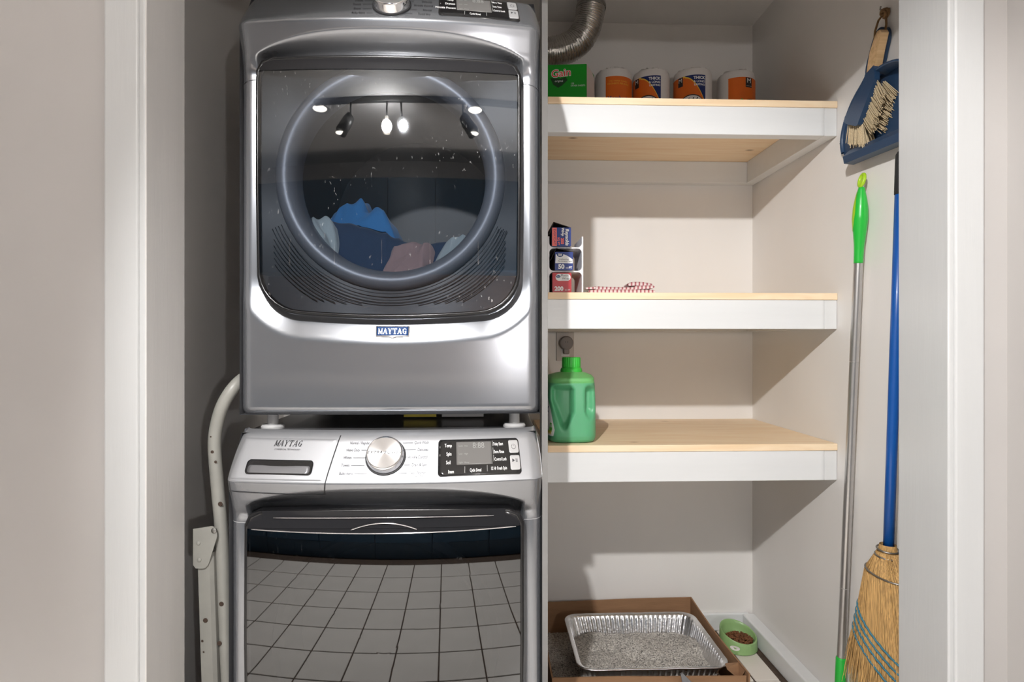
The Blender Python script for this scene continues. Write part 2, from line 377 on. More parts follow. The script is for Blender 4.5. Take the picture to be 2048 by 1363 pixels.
# ------------------------------------------------------------------ room shell
CEIL = 2.414; XL, XR, YB = -.80, 1.056, 2.37
JL, JR, JY0, JY1, HD = -.6737, .948, 1.218, 1.356, 2.0
ROOM_L, ROOM_R, ROOM_B = -2.6, 1.086, -1.5
struct(box('wall_front_left', ROOM_L, JL - .018, JY0, JY1, 0, CEIL, M['wall'], bev=0))
struct(box('wall_front_right', JR + .018, XR + .1, JY0, JY1, 0, CEIL, M['wall'], bev=0))
struct(box('wall_front_header', JL - .018, JR + .018, JY0, JY1, HD + .018, CEIL, M['wall'], bev=0))
struct(box('wall_left', XL - .1, XL, JY1, YB, 0, CEIL, M['closet'], bev=0))
struct(box('wall_right', XR, XR + .1, JY1, YB, 0, CEIL, M['closet'], bev=0))
struct(box('wall_back', XL - .1, XR + .1, YB, YB + .1, 0, CEIL, M['closet'], bev=0))
struct(box('wall_room_right', ROOM_R, ROOM_R + .08, ROOM_B, JY0, 0, CEIL, M['wall'], bev=0))
struct(box('wall_room_left', ROOM_L - .08, ROOM_L, ROOM_B, JY0, 0, CEIL, M['wall'], bev=0))
struct(box('wall_room_behind', ROOM_L - .08, ROOM_R + .08, ROOM_B - .08, ROOM_B, 0, CEIL, M['wall'], bev=0))
struct(box('ceiling', ROOM_L - .08, XR + .1, ROOM_B - .08, YB + .1, CEIL, CEIL + .05, M['ceil'], bev=0))
# jambs and casing
struct(box('trim_1', JL - .018, JL, JY0 - .012, JY1, 0, HD + .018, M['jamb'], bev=.002))
struct(box('trim_2', JR, JR + .018, JY0 - .012, JY1, 0, HD + .018, M['trim'], bev=.002))
struct(box('trim_3', JL, JR, JY0 - .006, JY1, HD, HD + .018, M['trim'], bev=.002))
def casing(name, x0, x1, zt):
    bm = bmesh.new(); bm_box(bm, x0, x1, JY0 - .018, JY0, 0, zt, .004, 3); return struct(from_bm(name, bm, M['trim']))
c1 = casing('trim_4', JL - .0783, JL - .0125, HD + .08)
b1 = box('bead', JL - .0150, JL - .0005, JY0 - .013, JY0, 0, HD + .01, M['trim'], c1, bev=.004, seg=3)
c2 = casing('trim_5', JR + .012, JR + .074, HD + .08)
box('bead', JR + .0005, JR + .014, JY0 - .013, JY0, 0, HD + .01, M['trim'], c2, bev=.004, seg=3)
struct(box('trim_6', JL - .078, JR + .074, JY0 - .019, JY0 - .001, HD + .01, HD + .08, M['trim'], bev=.003))
# floor with single tiles
fl = struct(box('floor', ROOM_L - .08, XR + .1, ROOM_B - .08, YB + .1, -.06, -.004, M['grout'], bev=0))
TS = .205
bm = bmesh.new(); bm_box(bm, -TS / 2 + .0035, TS / 2 - .0035, -TS / 2 + .0035, TS / 2 - .0035, -.005, 0, .0012, 1)
t0 = from_bm('tile', bm, M['tile'], None); tm = t0.data; bpy.data.objects.remove(t0)
nt = 0
for i in range(-17, 1):
    for j in range(-13, 7):
        cx = .90 - TS * .5 + i * TS; cy = 2.0 + TS * .5 + j * TS - TS
        if cx - TS / 2 < ROOM_L or cy - TS / 2 < ROOM_B or cy + TS / 2 > YB: continue
        if cy > 1.25 and cx < .2 : continue
        if cy < -.68 : continue
        if nt >= 300: continue
        if cx < -2.3: continue
        o = bpy.data.objects.new('tile', tm); COL.objects.link(o); o.parent = fl
        o.location = Vector((cx, cy, -.005)) - WL[fl.name]; nt += 1
for j in range(-12, -4):
    y_ = 2.0 + j * TS
    box('tile', .9025, 1.084, y_ + .0025, y_ + TS - .0025, -.005, 0, M['tile'], fl, bev=.0012, seg=1)
for j in range(0, 2):
    box('tile', .9025, .985, 2.0 - .0 + j * TS - TS + .0025 + TS * .0, 2.0 + j * TS - .0025, -.005, 0, M['tile'], fl, bev=.0012, seg=1)
box('tile', .9025, .985, 2.2075, 2.352, -.005, 0, M['tile'], fl, bev=.0012, seg=1)
# baseboards
def baseboard(name, x0, x1, y0, y1, h=.066):
    bm = bmesh.new(); bm_box(bm, x0, x1, y0, y1, -.004, h, .006, 3); return struct(from_bm(name, bm, M['white']))
baseboard('baseboard_back', .19, XR - .02, YB - .016, YB)
baseboard('baseboard_right', XR - .048, XR, JY1 + .01, YB - .016)

# ------------------------------------------------------------------ shelves
POST = struct(box('trim_7', .152, .170, 1.735, 1.80, 0, CEIL, M['white'], bev=.0015))
def shelf(top, fz0, label, d=0):
    e = empty('wall_shelf', ((.172 + XR) / 2, 2.07, fz0), label, 'shelf')
    x0 = .1745
    box('board', x0, XR - .001, 1.779, YB - .001, top - .0205, top, M['pine'], e, bev=.0015)
    fz1 = top - .0205
    box('front_rail', .1705, XR - .0405, 1.782, 1.820, fz0, fz1, M['white'], e, bev=.002)
    box('end_block', XR - .0400, XR - .001, 1.783, 1.820, fz0, fz1, M['white'], e, bev=.0015)
    box('side_cleat', XR - .0395, XR - .001, 1.820, YB - .039, fz0, fz1, M['white'], e, bev=.002)
    box('back_cleat', .1705, XR - .001, YB - .0385, YB - .001, fz0, fz1, M['white'], e, bev=.002)
    return e
shelf(1.877, 1.772, 'pine and white painted shelf holding the paper towel rolls, topmost')
shelf(1.295, 1.186, 'pine and white painted shelf holding the wrap rack, middle one')
shelf(.839, .728, 'pine and white painted shelf under the green detergent jug, lowest')

# ------------------------------------------------------------------ washer and dryer
HW = .343
def smooth(a, b, x):
    t = np.clip((x - a) / (b - a), 0, 1); return t * t * (3 - 2 * t)
class Machine:
    def __init__(s, name, cx, ye, lip, base, label, dtop, dbot, dhw):
        s.cx, s.ye, s.lip, s.base = cx, ye, lip, base
        s.dt, s.db, s.dhw = dtop, dbot, dhw; s.vb = .003 if name == 'washing_machine' else .002
        s.e = empty(name, (cx, ye + .36, base), label, 'washing machine' if name == 'washing_machine' else 'dryer')
    def sdf(s, x, z, inset=0, top=None):
        dt = (s.dt if top is None else top) - inset; db = s.db + inset; hw = s.dhw - inset
        zc = (s.dt + s.db) / 2; hh = (s.dt - s.db) / 2
        low = np.clip((zc - z) / hh, 0, 1.3)
        z = z - .020 * (x / s.dhw) ** 2 * low + .006 * (x / s.dhw) ** 2 * np.clip((z - zc) / hh, 0, 1.3)
        x = x * (1 + .014 * low)
        cz = (dt + db) / 2; h2 = (dt - db) / 2
        r = np.where(z > cz, .032, .085) - 0 * inset
        qx = np.abs(x) - hw + r; qz = np.abs(z - cz) - h2 + r
        return np.minimum(np.maximum(qx, qz), 0) + np.hypot(np.maximum(qx, 0), np.maximum(qz, 0)) - r
    def bow(s, x, z):
        B = .035 - .017 * smooth(-.15, -.75, z)
        return B * (1 - (x / HW) ** 2)
    def p(s, x, z):
        x = np.asarray(x, float); z = np.asarray(z, float)
        p = s.bow(x, z)
        e = np.clip(np.abs(x) - (HW - .028), 0, .028)
        p = p - (.028 - np.sqrt(np.maximum(.028 ** 2 - e ** 2, 0)))
        p = p + np.interp(z, [-1, -.075, -.05, -.02, -.006, -.002, 0.002, .007, .02, .082, .090, .096, .1], [-.022, -.022, -.017, -.006, -.0015, -.0005, -.0005, -.003, -.011, -.054, -.062, -.072, -.09])
        d = s.sdf(x, z)
        w = .058
        rec = .020 * np.clip(1 - d / w, 0, 1) ** 1.15
        rec = rec * (1 - smooth(s.dt - .03, s.dt + .02, z))
        p = p - rec
        ah = .052 * np.sqrt(np.clip(1 - (x / .30) ** 4, 0, 1)) * (.62 + .38 * (1 - np.clip(np.abs(x) / .3, 0, 1) ** 2))
        t = np.clip((z - s.dt) / np.maximum(ah, 1e-4), 0, 1)
        brow = .030 * (1 - smooth(.25, 1, t)) * (z > s.dt - .05) * (ah > .002)
        brow = brow * smooth(.318, .28, np.abs(x))
        p = p - brow * (d > -.05)
        b = s.base - s.lip
        p = p - .016 * np.clip(1 - (z - b) / .018, 0, 1) ** 2
        return p
    def P(s, x, z, h=0):
        xs = x
        if z > .0: xs = x * (1 - .030 * (z / .095) ** 2)
        return (s.cx + xs, s.ye - float(s.p(x, z)) - h, s.lip + z)
    def drape(s, u, v, h=0):
        n = .0
        return s.P(u, v, h)
    def door_p(s, x, z):
        zc = (s.dt + s.db) / 2; hh = (s.dt - s.db) / 2
        return .016 * (1 - (x / HW) ** 2) - .006 + s.vb * (1 - ((z - zc) / hh) ** 2)
    def outline(s, inset, top=None, n=120):
        zc = (s.dt + s.db) / 2 - .02; out = []
        for k in range(n):
            a = 2 * math.pi * (k + .5) / n; lo, hi = 0, .6
            for _ in range(26):
                m = (lo + hi) / 2
                if float(s.sdf(np.array(m * math.cos(a)), np.array(zc + m * math.sin(a)), inset, top)) < 0: lo = m
                else: hi = m
            out.append((lo * math.cos(a), zc + lo * math.sin(a)))
        return out, zc
    def front(s):
        b = s.base - s.lip
        xs = np.concatenate([np.linspace(-HW, -HW + .028, 9)[:-1] , np.linspace(-HW + .028, HW - .028, 127), np.linspace(HW - .028, HW, 9)[1:]])
        zs = np.unique(np.concatenate([np.linspace(b, -.09, 120), np.linspace(-.09, .1, 60), [-.006, -.002, 0, .002, .007]]))
        X, Z = np.meshgrid(xs, zs, indexing='ij'); Pv = s.p(X, Z)
        Xs = np.where(Z > 0, X * (1 - .030 * (np.maximum(Z, 0) / .095) ** 2), X)
        V = np.stack([s.cx + Xs, s.ye - Pv, s.lip + Z], -1).reshape(-1, 3)
        D = s.sdf(X, Z)
        nz = len(zs); F = []; F2 = []
        for i in range(len(xs) - 1):
            for j in range(nz - 1):
                if D[i, j] < -.016 and D[i + 1, j] < -.016 and D[i, j + 1] < -.016 and D[i + 1, j + 1] < -.016: continue
                f = (i * nz + j, (i + 1) * nz + j, (i + 1) * nz + j + 1, i * nz + j + 1)
                (F2 if zs[j] >= -.0001 else F).append(f)
        def sub(F):
            used = sorted({i for f in F for i in f}); mp = {u: k for k, u in enumerate(used)}
            return V[used], [[mp[i] for i in f] for f in F]
        v, f = sub(F); mk('front_panel', v, f, M['slate'], s.e, True)
        nzv = len(V)
        sk = []
        for i in (0, len(xs) - 1):
            js = [j for j in range(nz) if zs[j] >= -.012]; b0 = len(V) + len(sk)
            for j in js: sk.append((V[i * nz + j][0], s.ye + .085, V[i * nz + j][2]))
            for q in range(len(js) - 1): F2.append((i * nz + js[q], i * nz + js[q + 1], b0 + q + 1, b0 + q))
        V = np.vstack([V, np.array(sk)])
        v, f = sub(F2); s.con = mk('control_console', v, f, M['console'], s.e, True)
        top = s.lip + .100
        box('cabinet', s.cx - HW + .0005, s.cx + HW - .0005, s.ye + .028, s.ye + .76, s.base, s.lip + .02, M['slate_side'], s.e, bev=.004) if False else None
        # cabinet shell open to the front
        x0, x1, y0, y1, z0, z1 = s.cx - HW, s.cx + HW, s.ye + .027, s.ye + .76, s.base, top - .006
        sl = .04
        V2 = [(x0, y0, z0), (x1, y0, z0), (x1, y1, z0), (x0, y1, z0), (x0, y0, s.lip - .01), (x1, y0, s.lip - .01), (x1 - .012, s.ye + .066, z1), (x0 + .012, s.ye + .066, z1), (x0, y1, z1 - .01), (x1, y1, z1 - .01), (x0 + .010, s.ye + .075, z1 - .004), (x1 - .010, s.ye + .075, z1 - .004), (x0 + .012, y1, z1), (x1 - .012, y1, z1)]
        F3 = [(0, 3, 2, 1), (3, 8, 9, 2), (0, 4, 10, 8, 3), (1, 2, 9, 11, 5), (7, 6, 13, 12), (10, 7, 12, 8), (6, 11, 9, 13), (4, 7, 10), (5, 11, 6), (8, 12, 13, 9)]
        mk('cabinet', V2, F3, M['slate_side'], s.e)
    def patch(s, name, poly, h, mat, parent=None, thick=.002, fn=None):
        fn = fn or s.drape
        if len(poly) < 24:
            pp = []
            for i in range(len(poly)):
                (a, b), (c, d) = poly[i], poly[(i + 1) % len(poly)]; m_ = 10
                pp += [(a + (c - a) * t / m_, b + (d - b) * t / m_) for t in range(m_)]
            poly = pp
        n = len(poly); cxp = sum(a for a, b in poly) / n; cyp = sum(b for a, b in poly) / n
        V, F = [], []
        R = 9
        V.append(fn(cxp, cyp, h))
        for r in range(1, R + 1):
            for a, b in poly: V.append(fn(cxp + (a - cxp) * r / R, cyp + (b - cyp) * r / R, h))
        for a, b in poly: V.append(fn(a, b, h - thick))
        for k in range(n): F.append((0, 1 + k, 1 + (k + 1) % n))
        for r in range(R):
            for k in range(n): F.append((1 + r * n + k, 1 + (r + 1) * n + k, 1 + (r + 1) * n + (k + 1) % n, 1 + r * n + (k + 1) % n))
        o = mk(name, V, F, mat, parent or s.e, True); return o
    def door(s, mglass, mstrip, strip_h, washer):
        out, zc = s.outline(0); n = len(out)
        def ring(ins, h, top=None):
            o, z0 = s.outline(ins, top); return [(s.cx + a, s.ye - float(s.door_p(a, b)) - h, s.lip + b) for a, b in o]
        # black rim / gasket: rolled edge
        rings = [ring(-.001, -.030), ring(-.001, -.005), ring(.001, -.001), ring(.004, .0005), ring(.0075, -.001), ring(.0085, -.010)]
        V = [v for r in rings for v in r]; F = []
        for i in range(len(rings) - 1):
            for k in range(n): F.append((i * n + k, i * n + (k + 1) % n, (i + 1) * n + (k + 1) % n, (i + 1) * n + k))
        s.rim = mk('door', V, F, M['blackmat'], s.e, True); s.rim['label'] = 'tinted glass door in a black rim'
        gi = .0070; gtop = s.dt - strip_h
        # glass pane with thickness, following the bowed door
        ztop = lambda x: gtop - (-.010 if washer else .003) * (x / s.dhw) ** 2
        go, z0 = s.outline(gi)
        go = [(a, min(b, ztop(a))) for a, b in go]
        R = 14; V = []; F = []
        V.append((0, z0))
        for r in range(1, R + 1):
            for a, b in go: V.append((a * r / R, z0 + (b - z0) * r / R))
        for k in range(n): F.append((0, 1 + k, 1 + (k + 1) % n))
        for r in range(R - 1):
            for k in range(n): F.append((1 + r * n + k, 1 + (r + 1) * n + k, 1 + (r + 1) * n + (k + 1) % n, 1 + r * n + (k + 1) % n))
        W = [(s.cx + a, s.ye - float(s.door_p(a, b)), s.lip + b) for a, b in V]
        g = mk('glass_pane', W, F, mglass, s.rim, True)
        # upper handle strip between the pane and the rim
        xs = np.linspace(-s.dhw + .0085, s.dhw - .0085, 60); V = []; F = []
        oo, _ = s.outline(.0055, n=360); top_pts = sorted([(a, b) for a, b in oo if b > zc])
        tx = np.array([a for a, b in top_pts]); tz = np.array([b for a, b in top_pts])
        for x in xs:
            zt = float(np.interp(x, tx, tz)); zb = ztop(x) + .0012; zt = max(zt, zb + .0005)
            for k in range(5):
                z = zb + (zt - zb) * k / 4
                V.append((s.cx + x, s.ye - float(s.door_p(x, z)) + (0 if k < 4 else .002) - .0006, s.lip + z))
        mk('handle_strip', V, grid_faces(60, 5), mstrip, s.rim, True)
        return g
    def M4(s, x, z, h=0):
        """frame on the console: origin on surface, z axis along the surface normal"""
        e = .004; a = Vector(s.P(x - e, z)); b = Vector(s.P(x + e, z)); c = Vector(s.P(x, z - e)); d = Vector(s.P(x, z + e))
        U = (b - a).normalized(); Vv = (d - c).normalized(); Nn = U.cross(Vv).normalized()
        Vv = Nn.cross(U)
        m = Matrix((U, Vv, Nn)).transposed().to_4x4(); m.translation = Vector(s.P(x, z)) + Nn * h; return m

def knob(mc, x, z):
    m = mc.M4(x, z)
    k = lathe('cycle_knob', [(.0405, .0), (.0410, .003), (.0400, .008), (.0388, .019), (.0380, .0215), (.0365, .0228), (.0352, .0224), (.0350, .0216), (.033, .0214)], M['chrome'], mc.e, m)
    nr = 64; V = [(0, 0, 0)] + [(r * math.cos(2 * math.pi * i / nr), r * math.sin(2 * math.pi * i / nr), 0) for r in (.012, .024, .0350) for i in range(nr)]
    F = [(0, 1 + i, 1 + (i + 1) % nr) for i in range(nr)] + [(1 + q * nr + i, 1 + (q + 1) * nr + i, 1 + (q + 1) * nr + (i + 1) % nr, 1 + q * nr + (i + 1) % nr) for q in range(2) for i in range(nr)]
    d = mk('knob_face', V, F, M['brushed'], k, False, False)
    d.location = (m @ Vector((0, 0, .0218))) - wl(k); d.rotation_euler = m.to_euler()
    lathe('knob_base', [(.0435, .0008), (.0430, .003), (.040, .0035)], M['inkdark'], mc.e, m)
    return k, m

# --- washer
W = Machine('washing_machine', -.225, 1.305, .850, .012, 'metallic grey front-loading washing machine standing on the floor', -.060, -.66, .300)
W.front()
W.door(M['glass_w'], M['strip'], .052, True)
def wx(px): return (px - 766) * .001072
def wz(py, px=766): return (965 - (px - 766) * .022 * (1 if px > 766 else .35) - py) / 98 * .094
# detergent drawer front: raised panel with seam, slot
_V = []; _nu, _nv = 50, 30
for _i in range(_nu):
    for _j in range(_nv):
        _z = .004 + (.0865 - .004) * _j / (_nv - 1); _k = _j / (_nv - 1)
        _xl = wx(452) + (wx(460) - wx(452)) * _k; _xr = wx(650) + (wx(664) - wx(650)) * _k
        _V.append(W.P(_xl + (_xr - _xl) * _i / (_nu - 1), _z, .0012 if 0 < _i < _nu - 1 and 0 < _j < _nv - 1 else -.001))
dr = mk('dispenser_drawer', _V, grid_faces(_nu, _nv), M['console'], W.e, True)
W.patch('slot_shadow', rrect(wx(487), wx(625), wz(948), wz(919), .008), .0030, M['black'], dr, .001)  # flat black patch stands for the shadow inside the grip recess
W.patch('slot_floor', rrect(wx(492), wx(620), wz(945), wz(930), .005), .0038, M['slate_side'], dr, .001)
seam = [(wx(667), .092), (wx(669), .092), (wx(651.5), -.026), (wx(649.5), -.026)]
W.patch('drawer_seam', seam, .0016, M['inkdark'], dr, .001)
W.patch('drawer_seam', [(wx(452), -.0225), (wx(649.5), -.0275), (wx(649.5), -.026), (wx(452), -.021)], .0012, M['inkdark'], dr, .001)
def draped_text(mc, word, x, z, h, sx, shear, mat, parent, hh=.002, zs=1.0, bold=None):
    V, F = serif(word, h, sx, shear)
    o = mk('brand_lettering', [mc.P(x + a, z + b * zs, hh) for a, b in V], F, mat, parent); o['kind'] = 'stuff'; return o
draped_text(W, 'MAYTAG', wx(563), wz(885.5), .0115, .76, .22, M['inkdark'], dr, .0026)
letters('small_lettering', [dict(s='COMMERCIAL TECHNOLOGY', u=wx(563), v=wz(898), size=.0042, shear=.25, sx=1.05)], W.drape, M['ink'], dr, .0026)
kn, km = knob(W, wx(768), wz(912))
letters('knob_lettering', [dict(s='EXTRA POWER', u=0, v=0, size=.0095, shear=.2, bold=.0002, space=1.15)], lambda u, v, h: tuple(km @ Vector((u, v, .0222))), M['inkdark'], kn)
L5 = [('Normal / Regular', 732, 885), ('Heavy Duty', 714, 899), ('Whites', 700, 914), ('Towels', 698, 929), ('Bulky Items', 707, 945)]
R5 = [('Quick Wash', 854, 883), ('Delicates', 853, 897), ('Wrinkle Control', 852, 912), ('Drain & Spin', 851, 927), ('Clean Washer', 850, 943), ('with affresh', 848, 949)]
items = [dict(s=s, u=wx(px) , v=wz(py, 700), size=.0082, shear=.12, align='RIGHT', sx=.76) for s, px, py in L5]
items += [dict(s=s, u=wx(px), v=wz(py, 830), size=.0082 if 'aff' not in s else .0055, shear=.12, align='RIGHT', sx=.76) for s, px, py in R5]
letters('cycle_lettering', items, W.drape, M['ink'], W.e, .0012)
V, F = [], []
for (s, px, py), x1 in zip(L5, (742, 733, 728, 728, 735)):
    z = wz(py, 720); a = wx(px + 3)
    V += [W.P(u, z + d, .0012) for u, d in ((a, -.0004), (wx(x1), -.0004), (wx(x1), .0004), (a, .0004))]; F.append([len(V) - 4, len(V) - 3, len(V) - 2, len(V) - 1])
for (s, px, py), x0, x1 in zip(R5, (800, 806, 808, 806, 796), (822, 828, 812, 818, 813)):
    z = wz(py, 820)
    V += [W.P(u, z + d, .0012) for u, d in ((wx(x0), -.0004), (wx(x1), -.0004), (wx(x1), .0004), (wx(x0), .0004))]; F.append([len(V) - 4, len(V) - 3, len(V) - 2, len(V) - 1])
mk('pointer_lines', V, F, M['ink'], W.e)['kind'] = 'stuff'
def display_panel(mc, wx, wz, left, right, bottom):
    rz = lambda py: wz(py, 960)
    pn = mc.patch('display_panel', rrect(wx(874), wx(1042), rz(948), rz(875), .007), .0022, M['black'], thick=.003)
    sc = mc.patch('lcd_screen', rrect(wx(911), wx(984), rz(926), rz(880), .0012), .0030, M['screen'], pn, .001)
    for (a, b) in ((905, 879), (939, 910)):
        bt = mc.patch('button', rrect(wx(1020), wx(1040), rz(a), rz(b), .0035), .0040, M['btn'], pn, .003)
    it = []
    for s, px, py in left: it.append(dict(s=s, u=wx(px), v=rz(py), size=.0095, bold=.00015, align='RIGHT', sx=.72))
    for s, px, py in right: it.append(dict(s=s, u=wx(px), v=rz(py), size=.0086, bold=.00015, align='LEFT', sx=.56))
    for s, px, py in bottom: it.append(dict(s=s, u=wx(px), v=rz(py), size=.0086, bold=.00015, sx=.60))
    letters('panel_lettering', it, mc.drape, M['inkwhite'], pn, .0028)
    letters('screen_digits', [dict(s='8:88', u=wx(957), v=rz(888), size=.0155), dict(s='Cold   Hot', u=wx(925), v=rz(888), size=.0045), dict(s='Low   High', u=wx(925), v=rz(904), size=.0045), dict(s='Light  Heavy', u=wx(926), v=rz(921), size=.0045)], mc.drape, M['inkdim'], sc, .0034)
    # power and start symbols
    V, F = [], []
    c = (wx(1030), rz(892)); r0, r1 = .0042, .0050
    for k in range(17):
        a = math.radians(125 + k * 290 / 16)
        for r in (r0, r1): V.append(mc.P(c[0] + r * math.cos(a), c[1] + r * math.sin(a), .0046))
    F += [(2 * k, 2 * k + 1, 2 * k + 3, 2 * k + 2) for k in range(16)]
    b = len(V); V += [mc.P(c[0] + u, c[1] + v, .0046) for u, v in ((-.0004, .001), (.0004, .001), (.0004, .0056), (-.0004, .0056))]; F.append((b, b + 1, b + 2, b + 3))
    c = (wx(1029), rz(920)); b = len(V)
    V += [mc.P(c[0] + u, c[1] + v, .0046) for u, v in ((-.005, -.0035), (.001, 0), (-.005, .0035))]; F.append((b, b + 1, b + 2))
    for q in (.0028, .0052):
        b = len(V); V += [mc.P(c[0] + u, c[1] + v, .0046) for u, v in ((q, -.0035), (q + .0011, -.0035), (q + .0011, .0035), (q, .0035))]; F.append((b, b + 1, b + 2, b + 3))
    mk('button_symbols', V, F, M['ink'], pn)['kind'] = 'stuff'
    V, F = [], []
    for px, p0, p1 in ((986, 879, 890), (986, 893, 906), (986, 908, 921), (927, 929, 942), (972, 928, 940), (877, 888, 892), (877, 904, 908)):
        b = len(V); V += [mc.P(wx(px) + u, rz(q), .0028) for u, q in ((0, p1), (.0011, p1), (.0011, p0), (0, p0))]; F.append((b, b + 1, b + 2, b + 3))
    mk('divider_lines', V, F, M['inkdim'], pn)['kind'] = 'stuff'
    return pn
display_panel(W, wx, wz, [('Temp', 902, 887), ('Spin', 901, 904), ('Soil', 899, 921)], [('Delay Start', 988, 886), ('Extra Rinse', 988, 902), ('Control Lock', 988, 917)], [('Steam', 900, 939), ('Cycle Signal', 949, 937), ('12 Hr Fresh Spin', 996, 935)])
# washer door handle trims
def arc_strip(mc, name, pts, r, mat, parent):
    return tube(name, [(mc.cx + x, mc.ye - float(mc.door_p(x, z)) - h, mc.lip + z) for x, z, h in pts], r, mat, parent, 8)
gt = W.dt - .052
arc_strip(W, 'chrome_trim', [(x, gt + .010 * (x / .3) ** 2 + .0008, .0022) for x in np.linspace(-.283, .283, 40)], .0014, M['chrome'], W.rim)
arc_strip(W, 'chrome_trim', [(x, W.dt - .017, .004) for x in np.linspace(-.235, .235, 20)], .0010, M['chrome'], W.rim)
arc_strip(W, 'chrome_trim', [(x, W.dt - .029 - .016 * (x / .075) ** 2, .003) for x in np.linspace(-.07, .07, 20)], .0014, M['chrome'], W.rim)
V, F = [], []
for i, x in enumerate(np.linspace(-.26, .26, 30)):
    for k, z in enumerate(np.linspace(W.dt - .003, gt + .012, 6)):
        dp = .010 * (1 - (x / .26) ** 2) * math.sin(math.pi * k / 5)
        V.append((W.cx + x, W.ye - float(W.door_p(x, z)) - .0022 + dp * .2, W.lip + z))
mk('handle_recess', V, grid_faces(30, 6), M['strip'], W.rim, True)
# inside the washer door: liner with faint rings
def liner(mc, r, zc, mat_plate, depth=-.03):
    out, _ = mc.outline(.008); n = len(out); V = []; F = []
    for k, (a, b) in enumerate(out): V.append((mc.cx + a, mc.ye - float(mc.door_p(a, b)) + .016, mc.lip + b))
    for k, (a, b) in enumerate(out):
        ang = math.atan2(b - zc, a); V.append((mc.cx + r * math.cos(ang), mc.ye + .026, mc.lip + zc + r * math.sin(ang)))
    F = [(k, (k + 1) % n, n + (k + 1) % n, n + k) for k in range(n)]
    return mk('door_liner', V, F, mat_plate, mc.rim, True)
MW = Matrix.Translation((W.cx, W.ye + .026, W.lip - .36)) @ Matrix.Rotation(math.radians(90), 4, 'X')
liner(W, .250, -.36, M['doorinner'])
lathe('inner_ring', [(.250, 0), (.245, .010), (.232, .014), (.220, .008), (.212, -.01), (.20, -.05), (.13, -.075), (.0001, -.085)], M['ring'], W.rim, MW, 64)

# --- dryer
D = Machine('tumble_dryer', -.225, 1.362, 1.859, .982, 'metallic grey tumble dryer with clothes inside, stacked on the washing machine', -.069, -.657, .2975)
D.front()
D.con.data.materials[0] = M['slate']
D.door(M['glass_d'], M['strip'], .034, False)
def dx(px): return (px - 771) * .00109 + .004
def dz(py, px=771): return .094 * (965 - 0 * px - py) / 98
kd, kdm = knob(D, dx(774), .042)
Ld = [('Heavy Duty', 718, 884), ('Whites', 712, 899), ('Towels', 710, 914), ('Sheets', 712, 930), ('Bulky Items', 722, 945)]
Rd = [('Quick Dry', 856, 884), ('Delicates', 856, 899), ('Wrinkle Control', 858, 914), ('Normal', 856, 930), ('Timed Dry', 854, 945)]
letters('cycle_lettering', [dict(s=s, u=dx(px), v=dz(py + 4), size=.0082, shear=.12, align='RIGHT', sx=.76) for s, px, py in Ld + Rd], D.drape, M['inkdark'], D.e, .0012)
V, F = [], []
for (s, px, py), x0, x1 in list(zip(Ld, (722, 716, 714, 716, 726), (740, 738, 734, 734, 738))) + list(zip(Rd, (806, 806, 808, 806, 800), (818, 818, 812, 826, 818))):
    z = dz(py + 4)
    V += [D.P(u, z + d, .0012) for u, d in ((dx(x0), -.0004), (dx(x1), -.0004), (dx(x1), .0004), (dx(x0), .0004))]; F.append([len(V) - 4, len(V) - 3, len(V) - 2, len(V) - 1])
mk('pointer_lines', V, F, M['inkdark'], D.e)['kind'] = 'stuff'
display_panel(D, lambda p: (p - 771) * .00109 + .000, lambda p, q=0: dz(p + 2), [('Temp', 905, 890), ('Dryness', 908, 905), ('Wrinkle Prevent', 909, 921)], [('More Time', 988, 886), ('Less Time', 988, 902), ('Control Lock', 988, 917)], [('Cycle Signal', 949, 937)])
# brand badge under the dryer door
bz = 1.171 - D.lip; bxm = .006
_b0 = D.P(bxm, bz - .014)
def bfn(u, v, h=0): return (_b0[0] + u, _b0[1] - .0005 - h + .012 * (v + .0145) / .027 * .55 + .35 * u * u / .3, D.lip + bz + v)
bd = D.patch('brand_badge', [(-.0375, .0125), (-.0375, -.0105), (-.008, -.0115), (0, -.0145), (.008, -.0115), (.0375, -.0105), (.0375, .0125)][::-1], .0035, M['chrome'], thick=.004, fn=bfn)
D.patch('badge_field', [(-.0355, .0110), (-.0355, -.0085), (.0355, -.0085), (.0355, .0110)][::-1], .0040, M['badge'], bd, .001, fn=bfn)
V, F = serif('MAYTAG', .0125, .70, 0, .24)
mk('brand_lettering', [bfn(a, b + .0013, .0048) for a, b in V], F, M['btn'], bd)['kind'] = 'stuff'
for sg in (-1, 1):      # seams beside both doors
    for mc, zl in ((D, -.112), (W, -.098)):
        V, F = [], []
        xs = np.linspace(mc.dhw + .003, HW, 14) * sg
        for x in xs:
            q = (abs(x) - mc.dhw) / (HW - mc.dhw); z = zl - (.012 * q * q if mc is D else -.003 * q)
            V += [mc.P(x, z - .0007, .0006), mc.P(x, z + .0007, .0006)]
        mk('panel_seam', V, [(2 * i, 2 * i + 2, 2 * i + 3, 2 * i + 1) for i in range(13)], M['inkdark'] if mc is D else M['btn'], mc.e)
